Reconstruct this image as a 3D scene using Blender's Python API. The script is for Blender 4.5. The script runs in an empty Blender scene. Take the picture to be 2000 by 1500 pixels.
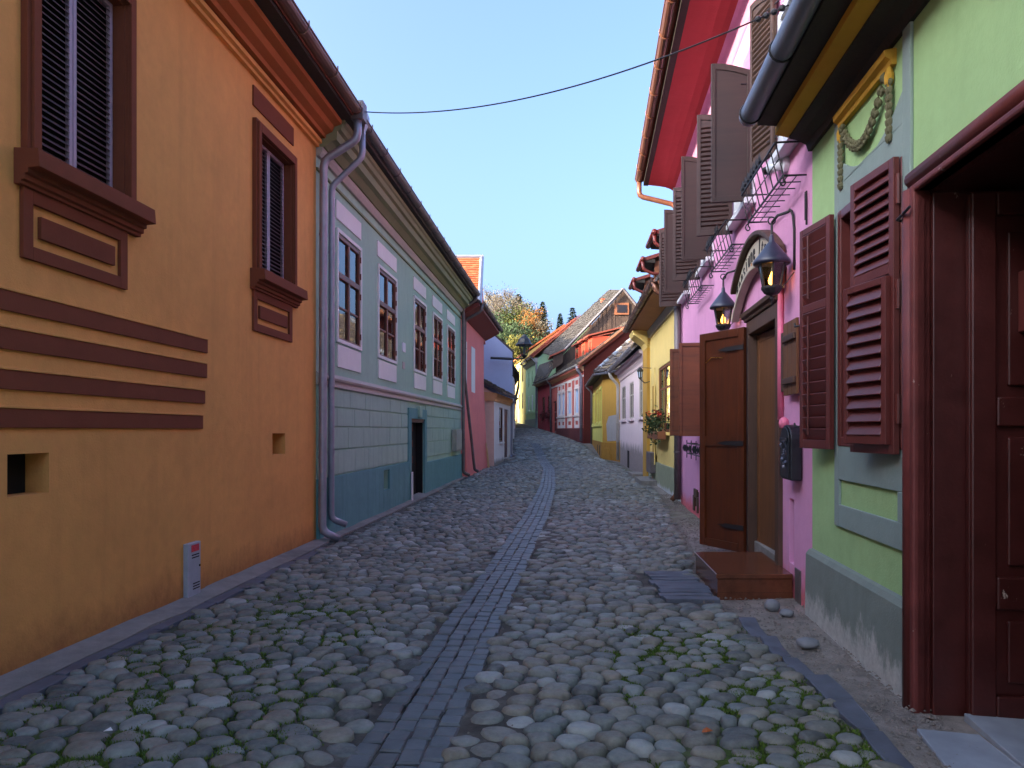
import bpy, bmesh, math, random
from mathutils import Vector, Matrix, noise as mnoise
from mathutils.geometry import delaunay_2d_cdt
rnd = random.Random(7)
R = math.radians
sc = bpy.context.scene
COL = sc.collection

# ------------------------------------------------------------------ camera, sky, sun, exposure
EYE, FOC, HY = 1.6, 1400.0, 840.0
cam_d = bpy.data.cameras.new('camera'); cam = bpy.data.objects.new('camera', cam_d); COL.objects.link(cam)
cam.location = (0, 0, EYE); cam.rotation_euler = (R(90), 0, 0)
cam_d.sensor_width = 36; cam_d.lens = FOC/2000*36; cam_d.shift_y = 0.045
cam_d.clip_start = .05; cam_d.clip_end = 6000
sc.camera = cam
SUN_EL = R(17); SUN_DIR = Vector((-.92, -.39, 0)).normalized()      # horizontal direction towards the sun
to_sun = Vector((SUN_DIR.x*math.cos(SUN_EL), SUN_DIR.y*math.cos(SUN_EL), math.sin(SUN_EL)))
world = bpy.data.worlds.new('World'); sc.world = world; world.use_nodes = True
wn = world.node_tree; bg = wn.nodes['Background']
sky = wn.nodes.new('ShaderNodeTexSky'); sky.sky_type = 'NISHITA'; sky.sun_disc = False
sky.sun_elevation = SUN_EL; sky.sun_rotation = math.atan2(to_sun.x, to_sun.y)
sky.air_density = .6; sky.dust_density = 9.0; sky.ozone_density = 3.9; sky.altitude = 0
wn.links.new(sky.outputs[0], bg.inputs[0]); bg.inputs[1].default_value = .15
sun_d = bpy.data.lights.new('sun', 'SUN'); sun_d.energy = 2.0; sun_d.angle = R(.5); sun_d.color = (1, .80, .57)
sun = bpy.data.objects.new('sun', sun_d); COL.objects.link(sun); sun.location = (-30, -20, 40)
sun.rotation_euler = (-to_sun).to_track_quat('-Z', 'Y').to_euler()
vs = sc.view_settings; vs.view_transform = 'Standard'; vs.look = 'None'; vs.gamma = 1; vs.exposure = 2.8
sc.cycles.max_bounces = 8; sc.cycles.diffuse_bounces = 5; sc.cycles.glossy_bounces = 4
sc.cycles.transparent_max_bounces = 8

# ------------------------------------------------------------------ helpers
WORLD = {}
def lin(r, g, b):
    f = lambda c: (c/255/12.92) if c/255 <= .04045 else ((c/255+.055)/1.055)**2.4
    return (f(r), f(g), f(b), 1)
def lerp(a, b, t): return a+(b-a)*t
def curve(pts, v):
    if v <= pts[0][0]: return pts[0][1]
    for (a, x), (b, y) in zip(pts, pts[1:]):
        if v <= b: return lerp(x, y, (v-a)/(b-a))
    return pts[-1][1]

class Wall:
    """a vertical facade from p0 to p1 (plan); s runs along it, d towards the street, z up"""
    def __init__(self, p0, p1, flip=False):
        self.p0 = Vector((p0[0], p0[1], 0)); self.p1 = Vector((p1[0], p1[1], 0))
        self.u = (self.p1-self.p0); self.L = self.u.length; self.u.normalize()
        self.n = Vector((self.u.y, -self.u.x, 0))
        if flip: self.n = -self.n
    def loc(self, s, d, z): return self.p0+self.u*s+self.n*d+Vector((0, 0, z))
    def Y(self, y): return (y-self.p0.y)/self.u.y
    def s(self, px, d=0):                  # survey: where a sight line in plan meets the facade
        r = (px-1000)/FOC; q = self.p0+self.n*d
        return (r*q.y-q.x)/(self.u.x-r*self.u.y)
    def z(self, px, py, d=0):
        p = self.loc(self.s(px, d), d, 0); return EYE+(HY-py)*p.y/FOC

class MB:
    def __init__(self): self.v = []; self.f = []
    def add(self, vs_, fs):
        n = len(self.v); self.v += [Vector(p) for p in vs_]; self.f += [tuple(i+n for i in f) for f in fs]; return self
    def hexa(self, p):                     # 8 corners: bottom 4 then top 4
        return self.add(p, [(0, 3, 2, 1), (4, 5, 6, 7), (0, 1, 5, 4), (1, 2, 6, 5), (2, 3, 7, 6), (3, 0, 4, 7)])
    def box(self, W, s0, s1, d0, d1, z0, z1):
        return self.hexa([W.loc(s0, d0, z0), W.loc(s1, d0, z0), W.loc(s1, d1, z0), W.loc(s0, d1, z0),
                          W.loc(s0, d0, z1), W.loc(s1, d0, z1), W.loc(s1, d1, z1), W.loc(s0, d1, z1)])
    def aabb(self, x0, x1, y0, y1, z0, z1):
        return self.hexa([(x0, y0, z0), (x1, y0, z0), (x1, y1, z0), (x0, y1, z0), (x0, y0, z1), (x1, y0, z1), (x1, y1, z1), (x0, y1, z1)])
    def quad(self, a, b, c, d): return self.add([a, b, c, d], [(0, 1, 2, 3)])
    def prism(self, poly, off):
        n = len(poly); off = Vector(off); a = [Vector(p) for p in poly]
        return self.add(a+[p+off for p in a], [tuple(range(n-1, -1, -1)), tuple(range(n, 2*n))]+[(i, (i+1) % n, n+(i+1) % n, n+i) for i in range(n)])
    def sweep(self, W, s0, s1, prof):      # a closed (d,z) section carried along the facade
        return self.prism([W.loc(s0, d, z) for d, z in prof], W.u*(s1-s0))
    def plate(self, W, pts, d0, d1):       # an (s,z) outline with thickness d0..d1
        return self.prism([W.loc(s, d0, z) for s, z in pts], W.n*(d1-d0))
    def ring(self, W, s0, s1, z0, z1, w, d0, d1, wb=None):
        wb = w if wb is None else wb
        self.box(W, s0, s0+w, d0, d1, z0, z1); self.box(W, s1-w, s1, d0, d1, z0, z1)
        self.box(W, s0+w, s1-w, d0, d1, z1-w, z1)
        if wb: self.box(W, s0+w, s1-w, d0, d1, z0, z0+wb)
        return self
    def tube(self, pts, r, n=8, cap=True):
        pts = [Vector(p) for p in pts]; rs = r if isinstance(r, (list, tuple)) else [r]*len(pts)
        vs_ = []; fs = []; ref = None
        for i, p in enumerate(pts):
            t = (pts[min(i+1, len(pts)-1)]-pts[max(i-1, 0)]).normalized()
            if ref is None: ref = Vector((0, 0, 1)) if abs(t.z) < .9 else Vector((1, 0, 0))
            a = t.cross(ref).normalized(); b = a.cross(t).normalized(); ref = b
            k = 1
            if 0 < i < len(pts)-1:
                c = (pts[i]-pts[i-1]).normalized().dot((pts[i+1]-pts[i]).normalized()); k = 1/max(.6, math.sqrt((1+c)/2))
            vs_ += [p+(a*math.cos(2*math.pi*j/n)+b*math.sin(2*math.pi*j/n))*rs[i]*k for j in range(n)]
        for i in range(len(pts)-1):
            fs += [(i*n+j, i*n+(j+1) % n, (i+1)*n+(j+1) % n, (i+1)*n+j) for j in range(n)]
        if cap: fs += [tuple(range(n-1, -1, -1)), tuple(range((len(pts)-1)*n, len(pts)*n))]
        return self.add(vs_, fs)
    def lathe(self, c, prof, n=14, rot=0):
        c = Vector(c); vs_ = []; fs = []; m = len(prof)
        for r, z in prof:
            vs_ += [c+Vector((max(r, .0005)*math.cos(rot+2*math.pi*j/n), max(r, .0005)*math.sin(rot+2*math.pi*j/n), z)) for j in range(n)]
        for i in range(m-1):
            fs += [(i*n+j, i*n+(j+1) % n, (i+1)*n+(j+1) % n, (i+1)*n+j) for j in range(n)]
        fs += [tuple(range(n-1, -1, -1)), tuple(range((m-1)*n, m*n))]
        return self.add(vs_, fs)
    def facade(self, W, s0, s1, z0, z1, ops=(), d=0):
        S = sorted({s0, s1, *[o[0] for o in ops], *[o[1] for o in ops]}); Z = sorted({z0, z1, *[o[2] for o in ops], *[o[3] for o in ops]})
        S = [s for s in S if s0 <= s <= s1]; Z = [z for z in Z if z0 <= z <= z1]
        for a, b in zip(S, S[1:]):
            for e, f in zip(Z, Z[1:]):
                m, k = (a+b)/2, (e+f)/2
                if any(o[0] < m < o[1] and o[2] < k < o[3] for o in ops): continue
                self.quad(W.loc(a, d, e), W.loc(b, d, e), W.loc(b, d, f), W.loc(a, d, f))
        for o in ops:
            a, b, e, f, dep = o[:5]; k = d-dep
            for (p, q) in (((a, e), (b, e)), ((b, e), (b, f)), ((b, f), (a, f)), ((a, f), (a, e))):
                self.quad(W.loc(p[0], d, p[1]), W.loc(q[0], d, q[1]), W.loc(q[0], k, q[1]), W.loc(p[0], k, p[1]))
            if len(o) > 5 and o[5]: self.quad(W.loc(a, k, e), W.loc(b, k, e), W.loc(b, k, f), W.loc(a, k, f))
        return self
    def shell(self, W, s0, s1, z0, ze, zr, dep, ops=(), ridge=.5, zb=None):  # facade + gable ends + back
        self.facade(W, s0, s1, z0, ze, ops); zb = ze if zb is None else zb
        for s in (s0, s1):
            self.add([W.loc(s, 0, z0), W.loc(s, 0, ze), W.loc(s, -dep*ridge, zr), W.loc(s, -dep, zb), W.loc(s, -dep, z0)], [(0, 1, 2, 3, 4)])
        self.quad(W.loc(s0, -dep, z0), W.loc(s1, -dep, z0), W.loc(s1, -dep, zb), W.loc(s0, -dep, zb))
        return self
    def roof(self, W, s0, s1, ov, ze, dep, zr, th=.12, ridge=.5, zb=None):
        zb = ze if zb is None else zb
        return self.sweep(W, s0, s1, [(ov, ze), (-dep*ridge, zr), (-dep-ov, zb), (-dep-ov, zb-th), (-dep*ridge, zr-th*1.3), (ov, ze-th)])
    def tiles(self, A, B, C, D, nu, nv, th=.025, jit=.25, rg=rnd):     # tiles laid in courses on the slope A B (eave) C D (ridge)
        A, B, C, D = map(Vector, (A, B, C, D)); N = (B-A).cross(D-A).normalized()
        if N.z < 0: N = -N
        P = lambda u, v: (A*(1-u)+B*u)*(1-v)+(D*(1-u)+C*u)*v
        for j in range(nv):
            for i in range(nu):
                o = (j % 2)*.5; u0 = max(0, (i+o-.02)/nu); u1 = min(1, (i+o+.96)/nu)
                if u1-u0 < .2/nu: continue
                v0 = j/nv; v1 = min(1, (j+1.25)/nv); l = N*(th*(1.3+rg.uniform(-jit, jit))); h = N*(th*.35)
                k = rg.uniform(-jit, jit)*.12/nv
                self.hexa([P(u0, v0+k), P(u1, v0+k), P(u1, v1)-h, P(u0, v1)-h, P(u0, v0+k)+l, P(u1, v0+k)+l, P(u1, v1)+h, P(u0, v1)+h])
        return self
    def mesh(self, name, origin, mat, smooth=False):
        me = bpy.data.meshes.new(name); o = Vector(origin)
        me.from_pydata([tuple(p-o) for p in self.v], [], self.f)
        bm = bmesh.new(); bm.from_mesh(me); bmesh.ops.recalc_face_normals(bm, faces=bm.faces); bm.to_mesh(me); bm.free()
        if smooth: me.polygons.foreach_set('use_smooth', [True]*len(me.polygons))
        me.materials.append(mat); return me
    def build(self, name, mat, parent=None, smooth=False, bev=0, origin=None, kind=None):
        o0 = WORLD[parent.name] if parent else Vector(origin if origin is not None else (0, 0, 0))
        ob = bpy.data.objects.new(name, self.mesh(name, o0, mat, smooth)); COL.objects.link(ob)
        if parent: ob.parent = parent
        else: ob.location = o0
        WORLD[ob.name] = o0
        if smooth == 'auto' or (smooth and bev): pass
        if bev:
            m = ob.modifiers.new('bevel', 'BEVEL'); m.width = bev; m.segments = 2; m.limit_method = 'ANGLE'; m.angle_limit = R(40)
        if kind: ob['kind'] = kind
        return ob
def tag(o, label, cat, group=None):
    o['label'] = label; o['category'] = cat
    if group: o['group'] = group
    return o
def thing(name, label, cat, loc, group=None):
    o = bpy.data.objects.new(name, None); o.empty_display_size = .2; COL.objects.link(o); o.location = loc
    WORLD[o.name] = Vector(loc); return tag(o, label, cat, group)
def inst(name, me, parent, M):             # one more piece that shares its mesh with its alike
    ob = bpy.data.objects.new(name, me); COL.objects.link(ob); ob.parent = parent
    ob.matrix_local = Matrix.Translation(-WORLD[parent.name]) @ M; WORLD[ob.name] = WORLD[parent.name]; return ob
def frame(W, s, d, z, tilt=0):             # matrix of a piece lying along a facade, rolled about its long axis
    u, n, k = W.u, W.n, Vector((0, 0, 1)); n2 = n*math.cos(tilt)+k*math.sin(tilt); k2 = k*math.cos(tilt)-n*math.sin(tilt)
    M = Matrix((u, n2, k2)).transposed().to_4x4(); M.translation = W.loc(s, d, z); return M
BOXES = {}
def piece_mesh(name, lx, ly, lz, mat, bev=.003):
    key = (name, round(lx, 3), round(ly, 3), round(lz, 3), mat.name)
    if key not in BOXES:
        b = MB().aabb(-lx/2, lx/2, -ly/2, ly/2, -lz/2, lz/2); me = b.mesh(name, (0, 0, 0), mat)
        if bev:
            bm = bmesh.new(); bm.from_mesh(me); bmesh.ops.bevel(bm, geom=bm.edges[:], offset=min(bev, lz/3, ly/3), segments=1, affect='EDGES'); bm.to_mesh(me); bm.free()
        BOXES[key] = me
    return BOXES[key]

# ------------------------------------------------------------------ materials
def new_mat(name):
    m = bpy.data.materials.new(name); m.use_nodes = True; nt = m.node_tree
    return m, nt, nt.nodes['Principled BSDF'], nt.nodes.new('ShaderNodeTexCoord')
def nz(nt, tc, scale, detail=4, rough=.55, vec=None, stretch=None):
    n = nt.nodes.new('ShaderNodeTexNoise'); n.inputs['Scale'].default_value = scale; n.inputs['Detail'].default_value = detail; n.inputs['Roughness'].default_value = rough
    src = tc.outputs['Object']
    if stretch:
        mp = nt.nodes.new('ShaderNodeMapping'); mp.inputs['Scale'].default_value = stretch; nt.links.new(src, mp.inputs[0]); src = mp.outputs[0]
    nt.links.new(src, n.inputs['Vector']); return n.outputs['Fac']
def ramp(nt, fac, stops):
    r = nt.nodes.new('ShaderNodeValToRGB'); e = r.color_ramp.elements
    while len(e) < len(stops): e.new(.5)
    for el, (p, c) in zip(e, stops): el.position = p; el.color = c if len(c) == 4 else (*c, 1)
    nt.links.new(fac, r.inputs[0]); return r.outputs[0]
def mixc(nt, fac, a, b, mode='MIX'):
    m = nt.nodes.new('ShaderNodeMix'); m.data_type = 'RGBA'; m.blend_type = mode
    for sock, v in ((m.inputs[0], fac), (m.inputs[6], a), (m.inputs[7], b)):
        if hasattr(v, 'is_output'): nt.links.new(v, sock)
        else: sock.default_value = v
    return m.outputs[2]
def mathn(nt, op, a, b=None):
    m = nt.nodes.new('ShaderNodeMath'); m.operation = op
    for sock, v in zip(m.inputs, (a, b)):
        if v is None: continue
        if hasattr(v, 'is_output'): nt.links.new(v, sock)
        else: sock.default_value = v
    return m.outputs[0]
def bump(nt, bs, h, strength, dist, prev=None):
    b = nt.nodes.new('ShaderNodeBump'); b.inputs['Strength'].default_value = strength; b.inputs['Distance'].default_value = dist
    nt.links.new(h, b.inputs['Height'])
    if prev: nt.links.new(prev, b.inputs['Normal'])
    nt.links.new(b.outputs[0], bs.inputs['Normal']); return b.outputs[0]
def sh(c, k): return (c[0]*k, c[1]*k, c[2]*k, 1)
def stucco(name, c, var=.16, bmp=.5, rough=.93, peel=None, streak=.0, fine=70):
    m, nt, bs, tc = new_mat(name)
    big = nz(nt, tc, .9, 5, .6); med = nz(nt, tc, 7, 5, .65)
    col = ramp(nt, big, [(.3, sh(c, 1-var)), (.7, sh(c, 1+var*.6))])
    col = mixc(nt, .35, col, ramp(nt, med, [(.3, sh(c, 1-var*1.5)), (.72, sh(c, 1+var*.8))]))
    if streak:
        s = nz(nt, tc, 1, 4, .6, stretch=(7, 7, .5)); f = ramp(nt, s, [(.5, (0, 0, 0)), (.78, (streak,)*3)])
        col = mixc(nt, f, col, sh(c, .55))
    if peel:
        c2, zl, amp, soft = peel
        sp = nt.nodes.new('ShaderNodeSeparateXYZ'); nt.links.new(tc.outputs['Object'], sp.inputs[0])
        e = mathn(nt, 'ADD', sp.outputs[2], mathn(nt, 'MULTIPLY', mathn(nt, 'SUBTRACT', nz(nt, tc, 3.6, 8, .75, stretch=(1, 1, .6)), .5), -amp*4))
        f = ramp(nt, mathn(nt, 'ADD', mathn(nt, 'SUBTRACT', zl, e), .5), [(.5-soft, (0, 0, 0)), (.5+soft, (1, 1, 1))])
        col = mixc(nt, f, col, ramp(nt, nz(nt, tc, 14, 5, .7), [(.3, sh(c2, .72)), (.7, sh(c2, 1.12))]))
    nt.links.new(col, bs.inputs['Base Color']); bs.inputs['Roughness'].default_value = rough
    bs.inputs['Specular IOR Level'].default_value = .25
    b = bump(nt, bs, nz(nt, tc, 5, 3, .5), bmp*.5, .03); bump(nt, bs, nz(nt, tc, fine, 4, .6), bmp, .006, b)
    return m
def paint(name, c, rough=.5, var=.12, scale=9, bmp=.12, chips=None, spec=.4, metal=0, stretch=None):
    m, nt, bs, tc = new_mat(name)
    n = nz(nt, tc, scale, 5, .6, stretch=stretch); col = ramp(nt, n, [(.3, sh(c, 1-var)), (.7, sh(c, 1+var))])
    if chips:
        f = ramp(nt, nz(nt, tc, 11, 6, .75, stretch=(1, 1, .45)), [(chips[1], (0, 0, 0)), (chips[1]+.015, (1, 1, 1))]); col = mixc(nt, f, col, chips[0])
    nt.links.new(col, bs.inputs['Base Color']); bs.inputs['Specular IOR Level'].default_value = spec; bs.inputs['Metallic'].default_value = metal
    rr = nt.nodes.new('ShaderNodeMapRange'); nt.links.new(n, rr.inputs[0]); rr.inputs[3].default_value = max(0, rough-.12); rr.inputs[4].default_value = min(1, rough+.12)
    nt.links.new(rr.outputs[0], bs.inputs['Roughness'])
    bump(nt, bs, nz(nt, tc, scale*5, 3, .6, stretch=stretch), bmp, .004); return m
def wood(name, c1, c2, rough=.5, stretch=(30, 30, 1.5), bmp=.25):
    m, nt, bs, tc = new_mat(name); n = nz(nt, tc, 1.3, 6, .6, stretch=stretch)
    col = ramp(nt, n, [(.25, c1), (.5, sh(c2, .8)), (.75, c2)]); col = mixc(nt, .4, col, ramp(nt, nz(nt, tc, 2.2, 4), [(.3, c1), (.7, c2)]))
    nt.links.new(col, bs.inputs['Base Color']); bs.inputs['Roughness'].default_value = rough; bump(nt, bs, n, bmp, .006); return m
def tile_mat(name, stops, rough=.85):
    m, nt, bs, tc = new_mat(name); g = nt.nodes.new('ShaderNodeNewGeometry')
    col = ramp(nt, g.outputs['Random Per Island'], stops); col = mixc(nt, .45, col, ramp(nt, nz(nt, tc, 1.1, 5, .6), stops), 'MIX')
    nt.links.new(col, bs.inputs['Base Color']); bs.inputs['Roughness'].default_value = rough; bump(nt, bs, nz(nt, tc, 40, 4), .4, .01); return m
def glass_mat(name, tint=(.02, .025, .03, 1)):
    m, nt, bs, tc = new_mat(name); nt.nodes.remove(bs); out = nt.nodes['Material Output']
    t = nt.nodes.new('ShaderNodeBsdfTransparent'); t.inputs[0].default_value = (.82, .87, .86, 1); g = nt.nodes.new('ShaderNodeBsdfGlossy'); g.inputs['Roughness'].default_value = .015
    fr = nt.nodes.new('ShaderNodeFresnel'); fr.inputs['IOR'].default_value = 1.75; mx = nt.nodes.new('ShaderNodeMixShader')
    b = nt.nodes.new('ShaderNodeBump'); b.inputs['Strength'].default_value = .05; b.inputs['Distance'].default_value = .02
    nt.links.new(nz(nt, tc, 2.5, 2), b.inputs['Height']); nt.links.new(b.outputs[0], g.inputs['Normal']); nt.links.new(b.outputs[0], fr.inputs['Normal'])
    nt.links.new(fr.outputs[0], mx.inputs[0]); nt.links.new(t.outputs[0], mx.inputs[1]); nt.links.new(g.outputs[0], mx.inputs[2]); nt.links.new(mx.outputs[0], out.inputs[0]); return m
def stone_mat(name):
    m, nt, bs, tc = new_mat(name); a = nt.nodes.new('ShaderNodeAttribute'); a.attribute_name = 'tone'
    c = ramp(nt, a.outputs['Fac'], [(0, lin(56, 62, 62)), (.18, lin(84, 92, 90)), (.34, lin(124, 116, 100)), (.5, lin(100, 112, 112)), (.64, lin(134, 124, 106)), (.78, lin(122, 132, 128)), (.93, lin(142, 147, 143)), (1, lin(162, 167, 163))])
    c = mixc(nt, .38, c, ramp(nt, nz(nt, tc, 11, 6, .75), [(.3, lin(52, 54, 52)), (.75, lin(172, 172, 162))]), 'MIX')
    c = mixc(nt, ramp(nt, nz(nt, tc, 1.1, 4), [(.52, (0, 0, 0)), (.75, (.5, .5, .5))]), c, lin(70, 66, 60))
    nt.links.new(c, bs.inputs['Base Color']); bs.inputs['Specular IOR Level'].default_value = .5
    nt.links.new(ramp(nt, nz(nt, tc, 16, 4), [(.3, (.5, .5, .5)), (.7, (.78, .78, .78))]), bs.inputs['Roughness'])
    b = bump(nt, bs, nz(nt, tc, 18, 4, .6), .35, .02); bump(nt, bs, nz(nt, tc, 110, 3, .7), .35, .004, b); return m

M = {}
ORANGE = lin(205, 128, 58)
M['orange'] = stucco('orange_stucco', lin(221, 157, 88), .13, .55, peel=(lin(160, 104, 62), .14, .16, .2), streak=.2)
M['brown_trim'] = stucco('brown_trim', lin(122, 66, 44), .1, .35)
M['orange_brown'] = stucco('orange_brown_moulding', lin(168, 98, 56), .1, .35)
M['shutter_grey'] = paint('shutter_paint', lin(158, 138, 150), .45, .1)
M['shutter_dark'] = paint('slat_paint', lin(92, 70, 74), .45, .12)
M['gutter_brown'] = paint('brown_gutter_metal', lin(98, 70, 60), .42, .2, 5, spec=.5)
M['zinc'] = paint('zinc', lin(150, 150, 160), .42, .14, 5, .2, metal=.55)
M['zinc_dark'] = paint('old_zinc', lin(112, 104, 104), .5, .2, 5, .2, metal=.4)
M['dark'] = paint('dark_interior', lin(26, 22, 20), .9, .1)  # near-black colour standing in for the shade inside openings and rooms
M['gl_green'] = stucco('sage_stucco', lin(156, 188, 166), .1, .4, streak=.25)
M['gl_block'] = stucco('sage_block', lin(158, 186, 168), .13, .6, streak=.55)
M['gl_plinth'] = stucco('teal_plinth', lin(104, 150, 150), .16, .5, streak=.5)
M['gl_olive'] = stucco('olive_cornice', lin(134, 140, 106), .12, .35)
M['gl_rose'] = stucco('rose_band', lin(182, 176, 166), .12, .35)
M['gl_white'] = stucco('white_panel', lin(224, 222, 216), .07, .35)
M['sash'] = wood('brown_sash', lin(74, 36, 24), lin(126, 70, 46), .5)
M['glass'] = glass_mat('window_glass')
M['curtain'] = stucco('curtain', lin(150, 146, 140), .2, .3)
M['brickdoor'] = stucco('brick_red', lin(108, 62, 52), .25, .8)
M['salmon'] = stucco('salmon_stucco', lin(226, 130, 122), .1, .4)
M['maroon_paint'] = paint('maroon_eave', lin(116, 52, 44), .6, .15)
M['white_stucco'] = stucco('white_stucco', lin(222, 214, 208), .08, .4, peel=(lin(150, 140, 128), .25, .12, .1))
M['peach'] = stucco('peach_band', lin(214, 160, 116), .1, .3)
M['peri'] = stucco('periwinkle_stucco', lin(170, 180, 208), .08, .35)
M['green'] = stucco('green_stucco', lin(160, 192, 134), .12, .55, streak=.12)
M['grey_trim'] = stucco('bluegrey_trim', lin(136, 152, 146), .1, .45)
M['grey_plinth'] = stucco('grey_plinth', lin(126, 136, 128), .14, .6, peel=(lin(184, 184, 178), .17, .2, .06), streak=.3)
M['yellow_trim'] = stucco('yellow_trim', lin(196, 150, 56), .12, .4)
M['stucco_dark'] = stucco('patinated_stucco', lin(106, 104, 78), .25, .5)
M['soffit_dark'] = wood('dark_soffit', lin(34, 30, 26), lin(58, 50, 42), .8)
M['maroon'] = paint('maroon_gloss', lin(94, 42, 38), .4, .14, 7, .15, spec=.5)
M['maroon_worn'] = paint('maroon_worn', lin(104, 48, 44), .55, .25, 6, .4, chips=(lin(178, 160, 150), .66), spec=.35)
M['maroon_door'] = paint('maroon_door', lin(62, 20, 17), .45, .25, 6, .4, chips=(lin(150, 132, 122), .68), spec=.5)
M['pink'] = stucco('pink_stucco', lin(222, 158, 196), .09, .55, peel=(lin(226, 120, 130), .22, .14, .1), streak=.1)
M['pink_pipe'] = paint('pink_pipe', lin(230, 120, 150), .5)
M['red_soffit'] = stucco('red_soffit', lin(168, 66, 68), .08, .3)
M['sh_wood'] = wood('oiled_shutter_wood', lin(72, 34, 15), lin(124, 64, 29), .5, (1.5, 1.5, 14), .3)
M['sh_grey'] = wood('weathered_shutter_wood', lin(34, 20, 15), lin(56, 35, 27), .6, (1.2, 1.2, 12), .3)
M['sh_red'] = wood('red_shutter_wood', lin(38, 16, 12), lin(62, 27, 20), .5, (1.5, 1.5, 12), .3)
M['door_wood'] = wood('red_door_wood', lin(54, 24, 11), lin(94, 45, 20), .36, (14, 14, 1), .2)
M['door_in'] = wood('worn_inner_door', lin(76, 45, 22), lin(118, 74, 38), .55, (12, 12, 1), .25)
M['frame_wood'] = wood('dark_frame_wood', lin(50, 34, 26), lin(88, 62, 46), .6, (14, 14, 1))
M['iron'] = paint('black_iron', lin(30, 29, 32), .5, .2, 20, .2, spec=.5)
M['lamp_blue'] = paint('blue_black_lamp_metal', lin(44, 48, 66), .35, .15, 12, .1, spec=.6)
M['brass'] = paint('brass', lin(200, 160, 80), .3, .1, metal=1)
M['white_paint'] = paint('white_paint', lin(214, 216, 220), .5, .05)
M['sign_cream'] = stucco('sign_cream', lin(186, 176, 158), .15, .3)
M['step_wood'] = wood('varnished_step', lin(74, 40, 26), lin(116, 68, 46), .24, (10, 2, 10), .1)
M['yellow'] = stucco('yellow_stucco', lin(232, 206, 130), .09, .4, streak=.1)
M['ochre'] = stucco('ochre_stucco', lin(184, 144, 66), .1, .4, streak=.2)
M['ochre_dark'] = stucco('ochre_plinth', lin(164, 122, 54), .16, .5, streak=.4)
M['limeyellow'] = stucco('lime_yellow_stucco', lin(206, 200, 106), .1, .4)
M['soffit_brown'] = wood('brown_soffit', lin(104, 60, 36), lin(150, 92, 58), .6)
M['copper_red'] = paint('red_copper_gutter', lin(112, 46, 38), .4, .15, spec=.5)
M['copper_brown'] = paint('brown_copper_gutter', lin(124, 82, 62), .35, .2, spec=.5, metal=.3)
M['lilac'] = stucco('lilac_white_stucco', lin(222, 206, 210), .07, .5, peel=(lin(150, 142, 142), .95, .28, .16), streak=.15)
M['greyplaster'] = stucco('bare_grey_plaster', lin(160, 158, 156), .15, .6)
M['rose_red'] = stucco('rose_red_stucco', lin(186, 96, 86), .1, .4)
M['dark_maroon'] = stucco('maroon_plinth', lin(98, 50, 50), .12, .4)
M['crimson'] = stucco('crimson_stucco', lin(158, 62, 70), .12, .4, streak=.2)
M['brickred'] = stucco('brickred_gable', lin(96, 42, 34), .14, .4)
M['mint'] = stucco('mint_stucco', lin(170, 204, 164), .09, .4)
M['paleyellow'] = stucco('pale_yellow_stucco', lin(228, 206, 120), .09, .4)
M['offwhite'] = stucco('offwhite_stucco', lin(210, 208, 206), .09, .4)
M['blue_blind'] = paint('pale_blue_blind', lin(178, 202, 228), .6, .05)
M['planks'] = wood('weathered_planks', lin(42, 32, 28), lin(86, 66, 54), .8, (16, 16, .7), .5)
M['tile_orange'] = tile_mat('orange_tiles', [(0, lin(138, 62, 34)), (.5, lin(172, 88, 46)), (1, lin(190, 118, 72))])
M['tile_red'] = tile_mat('red_tiles', [(0, lin(100, 48, 38)), (.5, lin(140, 66, 50)), (1, lin(166, 96, 74))])
M['tile_dark'] = tile_mat('dark_tiles', [(0, lin(46, 42, 44)), (.6, lin(82, 74, 70)), (.85, lin(112, 98, 80)), (1, lin(172, 148, 98))])
M['shingle'] = tile_mat('grey_shingles', [(0, lin(44, 41, 38)), (.5, lin(68, 62, 56)), (1, lin(90, 84, 76))])
M['brick'] = tile_mat('chimney_brick', [(0, lin(128, 66, 48)), (.5, lin(160, 88, 62)), (1, lin(176, 112, 84))])
M['stone'] = stone_mat('cobble_stone'); M['sett'] = paint('sky_tinted_worn_sett', lin(86, 90, 92), .48, .35, 5, .6, spec=.5)  # sett colour holds a slight blue for sky reflected off worn stone
M['slate'] = paint('blue_slate', lin(88, 92, 102), .6, .3, 6, .6, spec=.5)
M['river'] = paint('river_stone', lin(122, 124, 128), .6, .15, 9, .4)
M['grit'] = stucco('grit', lin(122, 114, 106), .35, .6)
M['slab'] = paint('pale_stone_slab', lin(140, 146, 154), .6, .2, 4, .5)
M['concrete'] = stucco('concrete_strip', lin(140, 136, 130), .4, .9, rough=.95)
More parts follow.
